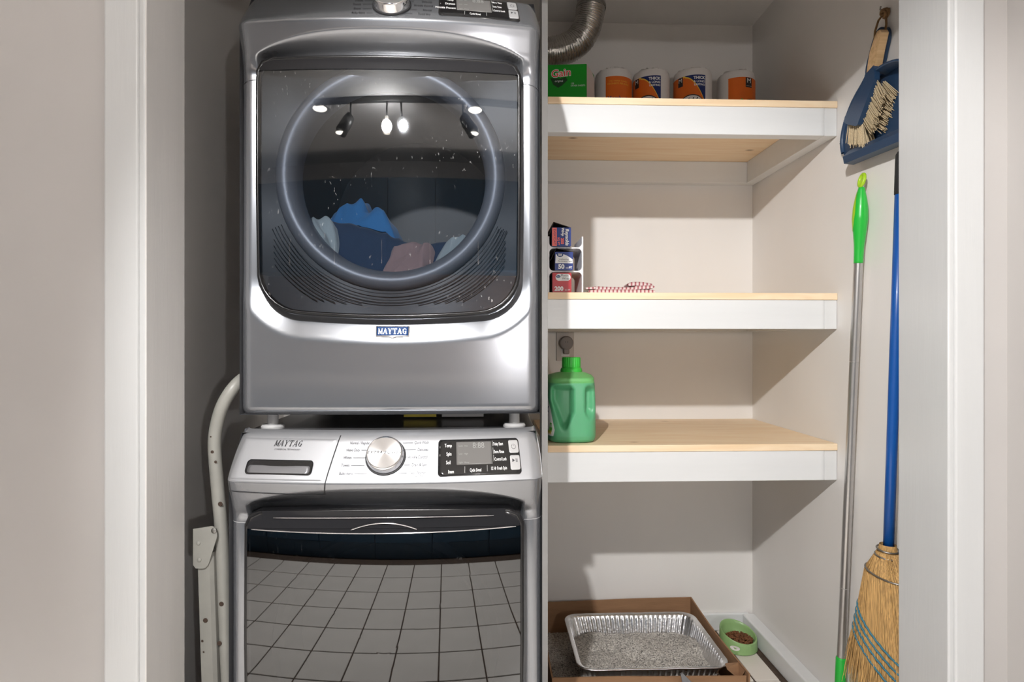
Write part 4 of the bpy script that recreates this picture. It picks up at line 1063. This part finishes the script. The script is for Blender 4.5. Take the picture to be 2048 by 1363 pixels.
# ------------------------------------------------------------------ floor things
def cardboard():
    x0, x1, y0, y1, h = .189, .795, 1.80, 2.335, .140; t = .005
    e = empty('cardboard_tray', (.49, 2.07, 0), 'low open brown cardboard box on the closet floor under the shelves', 'box')
    box('bottom', x0, x1, y0, y1, .0005, .0055, M['card'], e, bev=0)
    def wall(name, p, q, h0, h1, n, bow=0, seed=0):
        p, q = Vector(p), Vector(q); d = (q - p).normalized(); nn = Vector((-d.y, d.x, 0)); V = []; k = 24
        for i in range(k):
            s = i / (k - 1); c = p.lerp(q, s) + nn * bow * math.sin(math.pi * s); hh = h0 + (h1 - h0) * s + .0035 * noise.noise((s * 2.5, seed, 1))
            for off, z in ((0, .0056), (0, hh), (t, hh), (t, .0056)): V.append(tuple(c + nn * off + Vector((0, 0, z))))
        F = [];
        for i in range(k - 1):
            for j in range(3): F.append((i * 4 + j, (i + 1) * 4 + j, (i + 1) * 4 + j + 1, i * 4 + j + 1))
        F += [(0, 1, 2, 3), ((k - 1) * 4 + 3, (k - 1) * 4 + 2, (k - 1) * 4 + 1, (k - 1) * 4)]
        return mk(name, V, F, M['card'], e)
    wall('side_wall', (x0, y1 - t, 0), (x1, y1 - t, 0), h - .008, h + .004, 0, .002, 1)
    wall('side_wall', (x1 - t, y1 - t, 0), (x1 - t, y0, 0), h + .004, h - .004, 0, -.008, 2)
    wall('side_wall', (x1, y0, 0), (x0, y0, 0), h * .94, h * .98, 0, .004, 3) if False else None
    wall('side_wall', (x0, y0, 0), (x1 - .012, y0, 0), h - .004, h - .012, 0, .004, 3)
    wall('side_wall', (x0 + t, y0 + t, 0), (x0 + t, y1 - t, 0), h - .01, h - .008, 0, 0, 4)
    # torn, folded corner flap
    V = [(.775, 1.835, .100), (.765, 1.81, .118), (.735, 1.83, .139), (.742, 1.862, .136), (.779, 1.85, .145), (.784, 1.815, .138)]
    mk('torn_flap', V + [(a, b, c - .004) for a, b, c in V], [(0, 1, 2, 3, 4, 5), (11, 10, 9, 8, 7, 6)] + [(i, (i + 1) % 6, 6 + (i + 1) % 6, 6 + i) for i in range(6)], M['card'], e)
cardboard()
def litter(name, x0, x1, y0, y1, z, amp, label, seed, n=90, fn=None):
    V = []
    for i in range(n):
        for j in range(n):
            x = x0 + (x1 - x0) * i / (n - 1); y = y0 + (y1 - y0) * j / (n - 1)
            h = z + amp * (noise.noise((x * 9, y * 9, seed)) + .5 * noise.noise((x * 24, y * 24, seed))) + .0022 * noise.noise((x * 190, y * 190, seed)) + .0014 * random.random()
            if fn: h += fn(x, y)
            V.append((x, y, h))
    o = mk(name, V, grid_faces(n, n), M['litter'], None, False); tag(o, label, 'cat litter', kind='stuff'); return o
litter('spilled_litter', .196, .787, 1.808, 2.326, .016, .002, 'grey cat litter covering the bottom of the cardboard box', 4, 110)
def pan():
    x0, x1, y0, y1, h = .278, .762, 1.852, 2.235, .128; zb = .0305
    e = empty('foil_pan', (.52, 2.04, zb), 'large fluted aluminium foil pan set inside the cardboard box', 'pan')
    def ringp(x0, x1, y0, y1, r, z, flute=0, n=400):
        # rounded rectangle sampled evenly
        pts = []; w_, d_ = x1 - x0, y1 - y0
        segs = [((x0 + r, y0), (x1 - r, y0)), ('c', x1 - r, y0 + r, -90), ((x1, y0 + r), (x1, y1 - r)), ('c', x1 - r, y1 - r, 0), ((x1 - r, y1), (x0 + r, y1)), ('c', x0 + r, y1 - r, 90), ((x0, y1 - r), (x0, y0 + r)), ('c', x0 + r, y0 + r, 180)]
        cnt = [110, 24, 86, 24, 110, 24, 86, 24]
        for sg, c in zip(segs, cnt):
            for k in range(c):
                t = k / c
                if sg[0] == 'c': a = math.radians(sg[3] + 90 * t); pts.append((sg[1] + r * math.cos(a), sg[2] + r * math.sin(a), math.cos(a), math.sin(a)))
                else:
                    (a, b), (c2, d2) = sg; l = math.hypot(c2 - a, d2 - b); pts.append((a + (c2 - a) * t, b + (d2 - b) * t, (d2 - b) / l, -(c2 - a) / l))
        out = []
        for k, (x, y, nx, ny) in enumerate(pts):
            o_ = flute * math.cos(2 * math.pi * k / 5.4); out.append((x + nx * o_, y + ny * o_, z + .0012 * noise.noise((x * 25, y * 25, z * 20))))
        return out
    ins = .030
    R = []
    for s, fl_ in ((0, .2), (.15, 1), (.5, 1), (.85, 1), (.97, .4)):
        i_ = ins * (1 - s); R.append(ringp(x0 + .012 + i_, x1 - .012 - i_, y0 + .012 + i_, y1 - .012 - i_, .045 - .008 * (1 - s), zb + (h - zb) * s, .0016 * fl_))
    R.append(ringp(x0 + .011, x1 - .011, y0 + .011, y1 - .011, .046, h - .001)); R.append(ringp(x0 + .003, x1 - .003, y0 + .003, y1 - .003, .050, h + .001))
    n = len(R[0]); V = [p for r in R for p in r]
    F = [(j * n + i, j * n + (i + 1) % n, (j + 1) * n + (i + 1) % n, (j + 1) * n + i) for j in range(len(R) - 1) for i in range(n)]
    F.append(tuple(range(n))[::-1])
    mk('fluted_tray', V, F, M['foil'], e, True)
    Rr = [ringp(x0 + .003, x1 - .003, y0 + .003, y1 - .003, .050, h + .001), ringp(x0, x1, y0, y1, .052, h + .003), ringp(x0 - .003, x1 + .003, y0 - .003, y1 + .003, .053, h), ringp(x0 - .001, x1 + .001, y0 - .001, y1 + .001, .053, h - .004)]
    V = [p for r in Rr for p in r]
    F = [(j * n + i, j * n + (i + 1) % n, (j + 1) * n + (i + 1) % n, (j + 1) * n + i) for j in range(3) for i in range(n)]
    mk('rolled_rim', V, F, M['foil'], e, True)
    dents = [(.50, 2.01, .016, .025), (.63, 1.99, .018, .02), (.42, 2.08, .014, .03), (.56, 1.90, .012, .03)]
    # litter filling, rounded-rectangular outline
    ring0 = ringp(x0 + .0165, x1 - .0165, y0 + .0165, y1 - .0165, .042, 0); cx, cy = (x0 + x1) / 2, (y0 + y1) / 2
    V = []; F = []; Rn = 60; st = 3; base = ring0[::st]; n = len(base)
    for r in range(Rn + 1):
        s = r / Rn
        for (x, y, _) in base:
            X, Y = cx + (x - cx) * s, cy + (y - cy) * s
            hgt = .074 + .010 * noise.noise((X * 9, Y * 9, 2.2)) + .006 * noise.noise((X * 22, Y * 22, 5)) + .0026 * noise.noise((X * 180, Y * 180, 3)) + .0018 * random.random()
            hgt += .016 * smooth(2.02, 2.14, Y) * smooth(2.20, 2.12, Y) * (.6 + .8 * noise.noise((X * 7, 1, 1)))
            hgt -= .016 * smooth(.85, 1, s) * smooth(2.1, 2.2, Y)
            for dx_, dy_, dd, rr in dents: hgt -= dd * math.exp(-((X - dx_) ** 2 + (Y - dy_) ** 2) / rr ** 2)
            V.append((X, Y, hgt))
    F = [(r * n + i, r * n + (i + 1) % n, (r + 1) * n + (i + 1) % n, (r + 1) * n + i) for r in range(Rn) for i in range(n)]
    o = mk('pan_litter', V, F, M['litter'], None, False); tag(o, 'grey clay cat litter heaped inside the foil pan', 'cat litter', kind='stuff')
pan()
# litter scoop leaning against the front of the cardboard box, only its pointed tip in view
def scoop():
    x = .578; y = 1.790
    e = empty('litter_scoop', (x, 1.74, 0), 'dark grey pointed plastic scoop tip against the front of the cardboard box', 'scoop')
    fn = lambda u, v, h=0: (x + u, y - .012 - (.155 - v) * .35 - h, v)
    prism('handle', [(.06, .0), (.11, .0), (.045, .115), (.0, .157), (-.006, .155), (-.002, .125), (.0, .095), (.02, .06)], fn, 0, .006, M['scoop'], e, bev=.0015)
scoop()
def bowl():
    cx, cy = .935, 2.222
    e = empty('cat_bowl', (cx, cy, .0), 'small green plastic cat bowl beside the cardboard box', 'bowl')
    n = 56; prof = [(.0001, .012), (.046, .012), (.052, .018), (.060, .050), (.0615, .0585), (.0645, .060), (.0665, .057), (.067, .030), (.069, .004), (.066, .001), (.0001, .001)]
    V = []
    for r, h in prof:
        for i in range(n):
            a = 2 * math.pi * i / n; x, y = r * math.cos(a), r * math.sin(a)
            k = 1 + (.30 * (y - x * .55) / .067 - .02) * min(1, h / .06)
            V.append((cx + x, cy + y, .0003 + h * max(.2, k) if h > .02 else .0003 + h))
    F = [(j * n + i, j * n + (i + 1) % n, (j + 1) * n + (i + 1) % n, (j + 1) * n + i) for j in range(len(prof) - 1) for i in range(n)]
    sharp(mk('shell', V, F, M['bowlgreen'], e, True), 50)
    pts = []
    for k in range(16):
        a = 2 * math.pi * k / 16; th = math.radians(238) + .26 * math.cos(a); z = .026 + .0085 * math.sin(a)
        rr = .0687; pts.append((cx + rr * math.cos(th), cy + rr * math.sin(th), z))
    mk('oval_sticker', pts, [range(16)], M['paper'], e)
    # kibble
    bm = bmesh.new(); 
    for k in range(190):
        a = random.random() * 2 * math.pi; r = .048 * math.sqrt(random.random()); z = .030 + .010 * (1 - (r / .05) ** 2) + random.random() * .006
        m4 = Matrix.Translation((cx + .004 + r * math.cos(a), cy + r * math.sin(a), z)) @ Matrix.Rotation(random.random() * 3, 4, 'X') @ Matrix.Rotation(random.random() * 3, 4, 'Y') @ Matrix.Diagonal((.0052, .0042, .0034, 1))
        bmesh.ops.create_icosphere(bm, subdivisions=1, radius=1, matrix=m4)
    r_ = bmesh.ops.create_circle(bm, cap_ends=True, radius=.052, segments=24, matrix=Matrix.Translation((cx, cy, .028)))
    tag(from_bm('kibble', bm, M['kibble']), 'brown dry cat food filling the green bowl', 'cat food', kind='stuff')
bowl()

# ------------------------------------------------------------------ right wall: dustpan set, mop, broom
def dustpan():
    e = empty('dustpan', (1.03, 1.60, 1.65), 'navy plastic dustpan hanging on the right closet wall', 'dustpan')
    fn = lambda y, z, h=0: (XR - .002 - h, y, z)
    # blade outline on the wall plane (y, z)
    ol = [(1.602, 1.905), (1.640, 1.872), (1.680, 1.848), (1.715, 1.812), (1.738, 1.775), (1.746, 1.735), (1.738, 1.700), (1.715, 1.672), (1.690, 1.658), (1.40, 1.648), (1.380, 1.70), (1.40, 1.80), (1.44, 1.845), (1.50, 1.862), (1.552, 1.862)]
    # smooth outline
    def chaikin(p, k=2):
        for _ in range(k):
            q = []
            for i in range(len(p)):
                a, b = p[i], p[(i + 1) % len(p)]
                q += [(a[0] * .75 + b[0] * .25, a[1] * .75 + b[1] * .25), (a[0] * .25 + b[0] * .75, a[1] * .25 + b[1] * .75)]
            p = q
        return p
    o2 = chaikin(ol)
    bl = prism('pan_plate', o2, fn, .002, .0055, M['panblue'], e)
    # raised rim around the top and lip side
    n = len(o2); cy = sum(a for a, b in o2) / n; cz = sum(b for a, b in o2) / n
    def rimpart(name, sel, h, inn):
        V = []; idx = [i for i in range(n) if sel(o2[i])]
        # longest consecutive run
        runs = []; 
        for i in idx:
            if runs and i == runs[-1][-1] + 1: runs[-1].append(i)
            else: runs.append([i])
        if len(runs) > 1 and runs[0][0] == 0 and runs[-1][-1] == n - 1: runs[0] = runs.pop() + runs[0]
        run = max(runs, key=len)
        for i in run:
            y, z = o2[i]; dy, dz_ = cy - y, cz - z; l = math.hypot(dy, dz_)
            for hh, k in ((.004, 0), (h, -.004), (h + .003, 0), (h, .005), (.004, inn)): V.append(fn(y + dy / l * k, z + dz_ / l * k, hh))
        mk(name, V, grid_faces(len(run), 5), M['panblue'], e, True)
    rimpart('top_rim', lambda p: p[1] > 1.80 and p[0] < 1.556, .040, .012)
    rimpart('side_rim', lambda p: p[0] > 1.60 and p[1] > 1.70, .010, .006)
    # thick lip block along the bottom edge
    A, B = Vector((1.672, 1.658)), Vector((1.36, 1.642))
    V = []
    for k in range(2):
        p = (A, B)[k]
        for dz_, h in ((0, .003), (-.006, .016), (-.004, .044), (.016, .048), (.034, .030), (.040, .004)): V.append(fn(p.x, p.y + dz_, h))
    mk('lip_block', V, [(i, (i + 1) % 6, 6 + (i + 1) % 6, 6 + i) for i in range(6)] + [tuple(range(6))[::-1], tuple(range(6, 12))], M['panblue'], e)
    # comb teeth along the side
    for k in range(26):
        t = k / 25; y = np.interp(t, [0, .5, 1], [1.690, 1.728, 1.748]); z = np.interp(t, [0, .5, 1], [1.842, 1.797, 1.738])
        box('comb_tooth', XR - .012, XR - .003, y - .002, y + .004, z - .0007, z + .0007, M['panblue'], e, bev=0)
    # grooved handle channel
    hp = [(1.605, 1.90), (1.570, 1.972), (1.538, 1.968), (1.532, 1.945), (1.560, 1.87)]
    prism('handle', chaikin([(1.622, 1.885), (1.600, 1.935), (1.578, 1.975), (1.555, 1.984), (1.534, 1.972), (1.530, 1.945), (1.548, 1.905), (1.560, 1.862), (1.600, 1.850)], 2), fn, .002, .018, M['panblue'], e, bev=.0012)
dustpan()
def handbrush():
    e = empty('hand_brush', (1.0, 1.62, 1.70), 'navy hand brush with wooden handle clipped over the dustpan', 'brush')
    fn = lambda y, z, h=0: (XR - .002 - h, y - .040, z - .014)
    prism('brush_head', [(1.6170, 1.880), (1.6235, 1.862), (1.7010, 1.797), (1.7030, 1.786), (1.697, 1.777), (1.647, 1.752), (1.638, 1.753), (1.634, 1.760), (1.574, 1.850), (1.575, 1.866), (1.583, 1.889)][::-1], lambda y, z, h: fn(y, z, h + .20 * (1.88 - z) * .3), .030, .044, M['panblue'], e, bev=.004)
    prism('wooden_handle', [(1.6165, 1.884), (1.6050, 1.930), (1.582, 1.966), (1.572, 1.974), (1.560, 1.972), (1.555, 1.962), (1.570, 1.925), (1.583, 1.886)][::-1], fn, .020, .040, M['bamboo'], e, bev=.004)
    # bristle tufts: rows of thin cones leaving the head toward the lower right
    def tuft(y, z, h, dy, dz_, dh, n=9, seed=0):
        V, F = [], []; rnd = random.Random(seed)
        for k in range(n):
            oy, oz, oh = rnd.gauss(0, .0022), rnd.gauss(0, .0022), rnd.gauss(0, .0022)
            p = Vector(fn(y + oy, z + oz, h + oh)); q = Vector(fn(y + oy * 2 + dy, z + oz * 2 + dz_, h + oh * 2 + dh))
            tube_geo([p, q], [.0012, .0009], 5, True, V, F)
        o = mk('bristle_tuft', V, F, M['bristle'], e); o['kind'] = 'stuff'; return o
    s = 0
    for i in range(6):
        for r in range(2):
            t = i / 5; s += 1
            tuft(1.693 - .052 * t, 1.780 - .026 * t, .036 - .018 * r, -.006 - .01 * t, -.062, .006 - .012 * r, 14, s)
    for i in range(11):
        for r in range(2):
            t = i / 10; s += 1
            tuft(1.632 - .054 * t, 1.760 + .082 * t, .034 - .016 * r, -.045 + .012 * t, -.040 - .006 * t, .006 - .014 * r, 14, s)
handbrush()
tw = empty('twine_loop', (1.04, 1.55, 1.97), 'brown knotted twine loop holding the dustpan set on a hook', 'cord')
tube('loop', [(1.026, 1.562, 1.945), (1.027, 1.560, 1.975), (1.036, 1.560, 2.003), (1.046, 1.543, 2.022), (1.040, 1.536, 2.010), (1.040, 1.534, 1.98), (1.036, 1.533, 1.958)], .0028, M['twine'], tw, 8)
pts = []
for k in range(60):
    a = k * .62; pts.append((1.041 + .006 * math.sin(a * .7), 1.541 + .009 * math.cos(a), 2.012 + .008 * math.sin(a) + .004 * math.sin(a * .31)))
tube('knot', pts, .0030, M['twine'], tw, 7)
hk = empty('wall_hook', (XR - .01, 1.545, 2.005), 'small dark hook behind the twine knot on the wall', 'hook')
tube('hook_wire', [(XR - .0005, 1.545, 2.02), (XR - .018, 1.545, 2.016), (XR - .024, 1.547, 2.026), (XR - .021, 1.549, 2.034)], .002, M['wire'], hk, 8)

def mop():
    e = empty('mop', (1.02, 1.72, 0), 'mop with green grip and silver pole leaning on the right closet wall', 'mop')
    T, Bm = Vector((1.030, 1.621, 1.600)), Vector((1.018, 1.708, .10))
    def at(z): return T.lerp(Bm, (T.z - z) / (T.z - Bm.z))
    zz = [1.575, 1.560, 1.545, 1.52, 1.49, 1.455, 1.42, 1.40, 1.366]; rr = [.0075, .011, .0145, .0185, .0200, .0170, .0135, .0125, .0120]
    zs = np.linspace(1.575, 1.366, 40)
    tube('grip', [at(z) for z in zs], [float(np.interp(-z, [-q for q in zz], rr)) for z in zs], M['polegreen'], e, 24)
    # lime inlay and hanging loop
    V = []
    for i, z in enumerate(np.linspace(1.565, 1.455, 20)):
        r = float(np.interp(-z, [-q for q in zz], rr)) + .0008; c = at(z); wd = .75 * math.sin(math.pi * (i + .5) / 20) ** .6
        for k in range(7):
            a = math.radians(212) + wd * (k - 3) / 3; a = math.pi + (.15) + wd * (k - 3) / 3 - .9
            # inlay faces the back-left of the grip as seen from the room
            V.append((c.x + r * math.cos(math.pi - .45 + wd * (k - 3) / 3 * -1), c.y + r * math.sin(math.pi - .45 + wd * (k - 3) / 3 * -1), z))
    mk('grip_inlay', V, grid_faces(20, 7), M['lime'], e, True)
    c = at(1.592); pts = []
    for k in range(25):
        a = 2 * math.pi * k / 24; pts.append((c.x - .0 + .004 * math.sin(a), c.y + .0105 * math.cos(a), 1.594 + .0165 * math.sin(a)))
    tube('hanging_loop', pts, .0048, M['lime'], e, 10, False)
    zs = [1.366, 1.0925, 1.0915, 1.0905, 1.0895, .4435, .4425, .4415, .4405, .235]
    tube('pole', [at(z) for z in zs], [.0118, .0118, .0107, .0107, .0118, .0118, .0107, .0107, .0118, .0118], M['alu'], e, 24); sharp(e.children[-1])
    tube('lower_socket', [at(z) for z in (.236, .232, .12, .10)], [.0125, .0145, .0145, .012], M['polegreen'], e, 24)
    c = at(.10); box('mop_head', c.x - .06, c.x + .03, c.y - .16, c.y + .16, .012, .032, M['polegreen'], e, bev=.008, seg=3)
    box('mop_pad', c.x - .058, c.x + .028, c.y - .158, c.y + .158, .0006, .012, M['paper'], e, bev=.004)
mop()
def broom():
    e = empty('straw_broom', (1.0, 1.49, 0), 'straw broom with blue pole standing at the right door jamb', 'broom')
    T, Bm = Vector((1.028, 1.458, 1.625)), Vector((1.002, 1.470, .62))
    at = lambda z: T.lerp(Bm, (T.z - z) / (T.z - Bm.z))
    tube('pole', [at(z) for z in (1.515, 1.2, .9, .60)], .0125, M['poleblue'], e, 20)
    tube('grip', [at(z) for z in (1.515, 1.516, 1.60, 1.615, 1.622, 1.625)], [.0125, .0137, .0137, .013, .009, .003], M['griprub'], e, 20)
    # straw: many stalks, flat bundle fanning out downward, plus a solid core
    rnd = random.Random(5); cx, cy = 1.000, 1.470
    def wid(z): return float(np.interp(z, [.2, .315, .36, .434, .5, .535, .56, .578, .590, .60, .64], [.135, .130, .122, .102, .084, .076, .069, .056, .037, .029, .020]))
    def thk(z): return float(np.interp(z, [.2, .33, .45, .55, .578, .59, .60, .64], [.042, .034, .034, .036, .034, .030, .027, .020]))
    lean = lambda z: (.62 - z) * .02
    V, F = [], []; zs = [.30, .33, .38, .434, .5, .535, .56, .578, .59, .60, .64]; n = 28
    for z in zs:
        for k in range(n):
            a = 2 * math.pi * k / n; V.append((cx - .02 * (.62 - z) + thk(z) * .92 * math.cos(a), cy + lean(z) + wid(z) * .97 * math.sin(a), z))
    F = [(j * n + i, j * n + (i + 1) % n, (j + 1) * n + (i + 1) % n, (j + 1) * n + i) for j in range(len(zs) - 1) for i in range(n)]
    mk('straw_core', V, F, M['straw'], e, True)
    V, F = [], []
    for k in range(900):
        a = 2 * math.pi * rnd.random(); q = rnd.uniform(.88, 1.03); ca, sa = math.cos(a) * q, math.sin(a) * q; zb = rnd.uniform(.215, .315) + .02 * abs(sa); pts = []
        top = rnd.choice([.62, .60, .56, .48]); j1, j2 = rnd.gauss(0, .006), rnd.gauss(0, .012)
        for z in np.linspace(top, zb, 7):
            t = max(0, (.42 - z) / .2)
            pts.append((cx - .02 * (.62 - z) + thk(z) * ca + j1 * t, cy + lean(z) + wid(z) * sa + j2 * t, z))
        tube_geo(pts, [.0013, .0015, .0015, .0014, .0012, .0010, .0005], 4, False, V, F)
    o = mk('straw_stalks', V, F, M['straw'], e); o['kind'] = 'stuff'
    for k, z0 in enumerate((.462, .440, .418, .392)):
        pts = []
        for i in range(65):
            a = 2 * math.pi * i / 64; sy = math.sin(a); z = z0 + .05 * (sy - 1) * -.0 + (.075 * (sy - .9)) * 1.0
            z = z0 - .085 * (1 - sy) * .55
            pts.append((cx - .02 * (.62 - z) + (thk(z) + .003) * math.cos(a) * (1 + .02 * math.sin(i * 3)), cy + lean(z) + (wid(z) + .003) * sy, z))
        tube('stitch_cord', pts, .0026, M['stitch'], e, 7, False)
    for z in (.628, .612, .566):
        pts = [(cx - .02 * (.62 - z) + (thk(z) + .002) * math.cos(2 * math.pi * i / 32), cy + lean(z) + (wid(z) + .002) * math.sin(2 * math.pi * i / 32), z + .003 * math.sin(2 * math.pi * i / 32)) for i in range(33)]
        tube('binding_wire', pts, .0022, M['wire'], e, 7, False)
broom()
bh = empty('broom_hook', (XR - .02, 1.4575, 1.61), 'small steel nail holding the blue broom grip', 'hook')
tube('nail', [(XR - .0003, 1.4575, 1.612), (XR - .034, 1.4575, 1.616)], .0018, M['wire'], bh, 8)

# ------------------------------------------------------------------ folded step stool on the left
def stool():
    e = empty('folded_step_stool', (-.635, 1.45, 0), 'chipped cream tubular metal step stool folded beside the washing machine', 'step stool')
    y = 1.42
    ctrl = [(-.588, y + .30, 1.075), (-.588, y + .10, 1.068), (-.592, y + .02, 1.052), (-.615, y, 1.010), (-.632, y, .960), (-.638, y, .905), (-.630, y, .80), (-.622, y, .70), (-.612, y, .45), (-.604, y, .25), (-.60, y, .02)]
    P_ = [Vector(c) for c in ctrl]; P_ = [P_[0] * 2 - P_[1]] + P_ + [P_[-1] * 2 - P_[-2]]; pts = []
    for i in range(1, len(P_) - 2):
        for k in range(6):
            t = k / 6; a, b, c, d = P_[i - 1:i + 3]
            pts.append(.5 * ((2 * b) + (c - a) * t + (2 * a - 5 * b + 4 * c - d) * t * t + (3 * b - a - 3 * c + d) * t ** 3))
    pts.append(P_[-2])
    tube('front_frame', pts, .0145, M['ladder'], e, 16)
    # channel leg and hinge plate
    A, Bq = Vector((-.650, y - .012, .665)), Vector((-.630, y - .012, .02))
    V = []
    for p in (A, Bq):
        for dx_, dy_ in ((-.017, -.009), (.010, -.011), (.017, -.004), (.017, .010), (-.017, .010)): V.append((p.x + dx_, p.y + dy_, p.z))
    mk('rear_leg', V, [(i, (i + 1) % 5, 5 + (i + 1) % 5, 5 + i) for i in range(5)] + [tuple(range(5))[::-1], tuple(range(5, 10))], M['ladder'], e)
    fn = lambda u, v, h=0: (u, y - .024 - h, v)
    hp = prism('hinge_plate', [(-.674, .722), (-.632, .728), (-.622, .722), (-.620, .705), (-.640, .640), (-.648, .632), (-.668, .632), (-.674, .640)][::-1], fn, 0, .003, M['ladder'], e, bev=.001)
    for u, v, r in ((-.627, .718, .0065), (-.662, .690, .005), (-.660, .652, .005)):
        lathe('rivet', [(r, 0), (r * .9, .0018), (r * .5, .003), (.0001, .0032)], M['wire'] if r > .006 else M['ladder'], hp, Matrix.Translation((u, y - .027, v)) @ Matrix.Rotation(math.radians(90), 4, 'X'), 16)
    for u, v, yy in ((-.648, .512, y - .0235), (-.616, .545, y - .0145), (-.620, .455, y - .0155), (-.6185, .775, y - .0145)):
        lathe('bolt_hole', [(.0055, 0), (.004, .0015), (.0001, .0012)], M['rust'], e, Matrix.Translation((u, yy, v)) @ Matrix.Rotation(math.radians(90), 4, 'X'), 12)
    for u, v, r in ((-.6365, .895, .004), (-.629, .872, .0035), (-.640, .93, .002), (-.655, .465, .003), (-.652, .44, .002)):
        lathe('paint_chip', [(r, 0), (.0001, .0006)], M['rust'], e, Matrix.Translation((u, y - .0148 if v > .6 else y - .0235, v)) @ Matrix.Rotation(math.radians(90), 4, 'X'), 7)
stool()

# ------------------------------------------------------------------ the room behind the camera (seen in the doors' reflections)
def cabinet(name, x0, x1, y0, y1, z0, z1, label, hz, group, bar=True):
    e = empty(name, ((x0 + x1) / 2, (y0 + y1) / 2, z0), label, 'cabinet', group)
    box('body', x0 + .001, x1 - .001, y0, y1 - .02, z0, z1, M['cabblue'], e, bev=.002)
    dr_ = box('door', x0 + .003, x1 - .003, y1 - .0195, y1, z0 + .003 + (.1 if z0 < .1 else 0), z1 - .003, M['cabblue'], e, bev=.003)
    hx_ = x1 - .05
    h = tube('handle', [(hx_, y1, hz), (hx_, y1 + .03, hz), (hx_, y1 + .03, hz + .16), (hx_, y1, hz + .16)], .006, M['chrome'], dr_, 8)
    return e
xs = [-2.0, -1.55, -1.1, -.65, -.2, .25, .70]
wh = ['farthest left', 'second from the left', 'third from the left', 'third from the right', 'second from the right', 'nearest the right wall']
for i in range(6):
    cabinet('wall_cabinet', xs[i], xs[i + 1], ROOM_B + .001, -1.15, 1.56, 2.20, 'deep blue upper kitchen cabinet, ' + wh[i], 1.60, 'blue upper kitchen cabinets')
    cabinet('base_cabinet', xs[i], xs[i + 1], ROOM_B + .001, -.75, .0, .88, 'deep blue base kitchen cabinet, ' + wh[i], .60, 'blue base kitchen cabinets')
tag(box('worktop', -2.02, ROOM_R - .001, ROOM_B + .001, -.72, .8805, .92, M['counter'], bev=.004), 'pale stone worktop over the blue base cabinets', 'worktop')
struct(box('trim_8', -2.02, ROOM_R - .001, ROOM_B, ROOM_B + .006, .921, 1.559, M['splash'], bev=0))
# track light with pendant bulbs
tl = empty('track_light', (-.40, -.42, CEIL), 'dark grey ceiling track with spot heads', 'lamp')
box('track', -1.05, .45, -.36, -.32, CEIL - .025, CEIL - .0005, M['trackgrey'], tl, bev=.003)
for x, tx in ((-.78, -.10), (.02, .12)):
    sp = tube('spot_head', [(x, -.34, CEIL - .10), (x + tx * .2, -.33, CEIL - .13), (x + tx * .6, -.30, CEIL - .20)], [.030, .038, .040], M['trackgrey'], tl, 16)
    tube('spot_arm', [(x, -.34, CEIL - .024), (x, -.34, CEIL - .11)], .007, M['trackgrey'], sp, 8)
    lathe('lit_lens', [(.034, 0), (.0001, .003)], M['bulb'], sp, Matrix.Translation((x + tx * .62, -.298, CEIL - .2045)) @ Matrix.Rotation(math.radians(180), 4, 'X'), 16)
sh = tube('spot_head', [(-.425, -.40, CEIL - .115), (-.415, -.37, CEIL - .132), (-.403, -.327, CEIL - .160)], [.030, .038, .040], M['trackgrey'], tl, 16)
tube('spot_arm', [(-.42, -.345, CEIL - .024), (-.42, -.385, CEIL - .11)], .007, M['trackgrey'], sh, 8)
tube('pendant_rod', [(-.52, -.34, CEIL - .024), (-.52, -.34, CEIL - .12)], .006, M['trackgrey'], tl, 8)
gb = lathe('globe_bulb', [(.0001, -.05), (.022, -.044), (.034, -.022), (.035, -.004), (.026, .02), (.014, .035), (.012, .05)], M['clearbulb'], tl, Matrix.Translation((-.52, -.34, CEIL - .155)), 24)
for rx_, ry_, wh_ in ((-1.05, -.45, 'left of the track'), (.12, -.48, 'added behind the track as fill')):  # the second fitting belongs to the added ceiling light
    rl = empty('recessed_light_fitting', (rx_, ry_, CEIL), 'round recessed ceiling light ' + wh_, 'lamp', 'recessed ceiling lights')
    lathe('trim_ring', [(.075, 0), (.075, -.006), (.055, -.004), (.052, 0)], M['trim'], rl, Matrix.Translation((rx_, ry_, CEIL - .0005)), 32)
    lathe('lit_lens', [(.053, -.002), (.0001, -.0022)], M['bulb'], rl, Matrix.Translation((rx_, ry_, CEIL - .0005)), 32)

wlp = empty('added_fill_lamp', (.62, -1.0, .92), 'small round fill lamp added on the worktop behind the camera', 'lamp')  # invented lamp body around the added fill light
lathe('base', [(.0001, .0005), (.06, .0005), (.06, .012), (.02, .018), (.010, .03), (.009, .225), (.016, .235), (.018, .25)], M['trackgrey'], wlp, Matrix.Translation((.62, -1.0, .92)), 32)
lathe('globe_bulb', [(.016, -.038), (.030, -.022), (.034, 0), (.030, .018), (.018, .030), (.0001, .034)], M['clearbulb'], wlp, Matrix.Translation((.62, -1.0, 1.205)), 24)
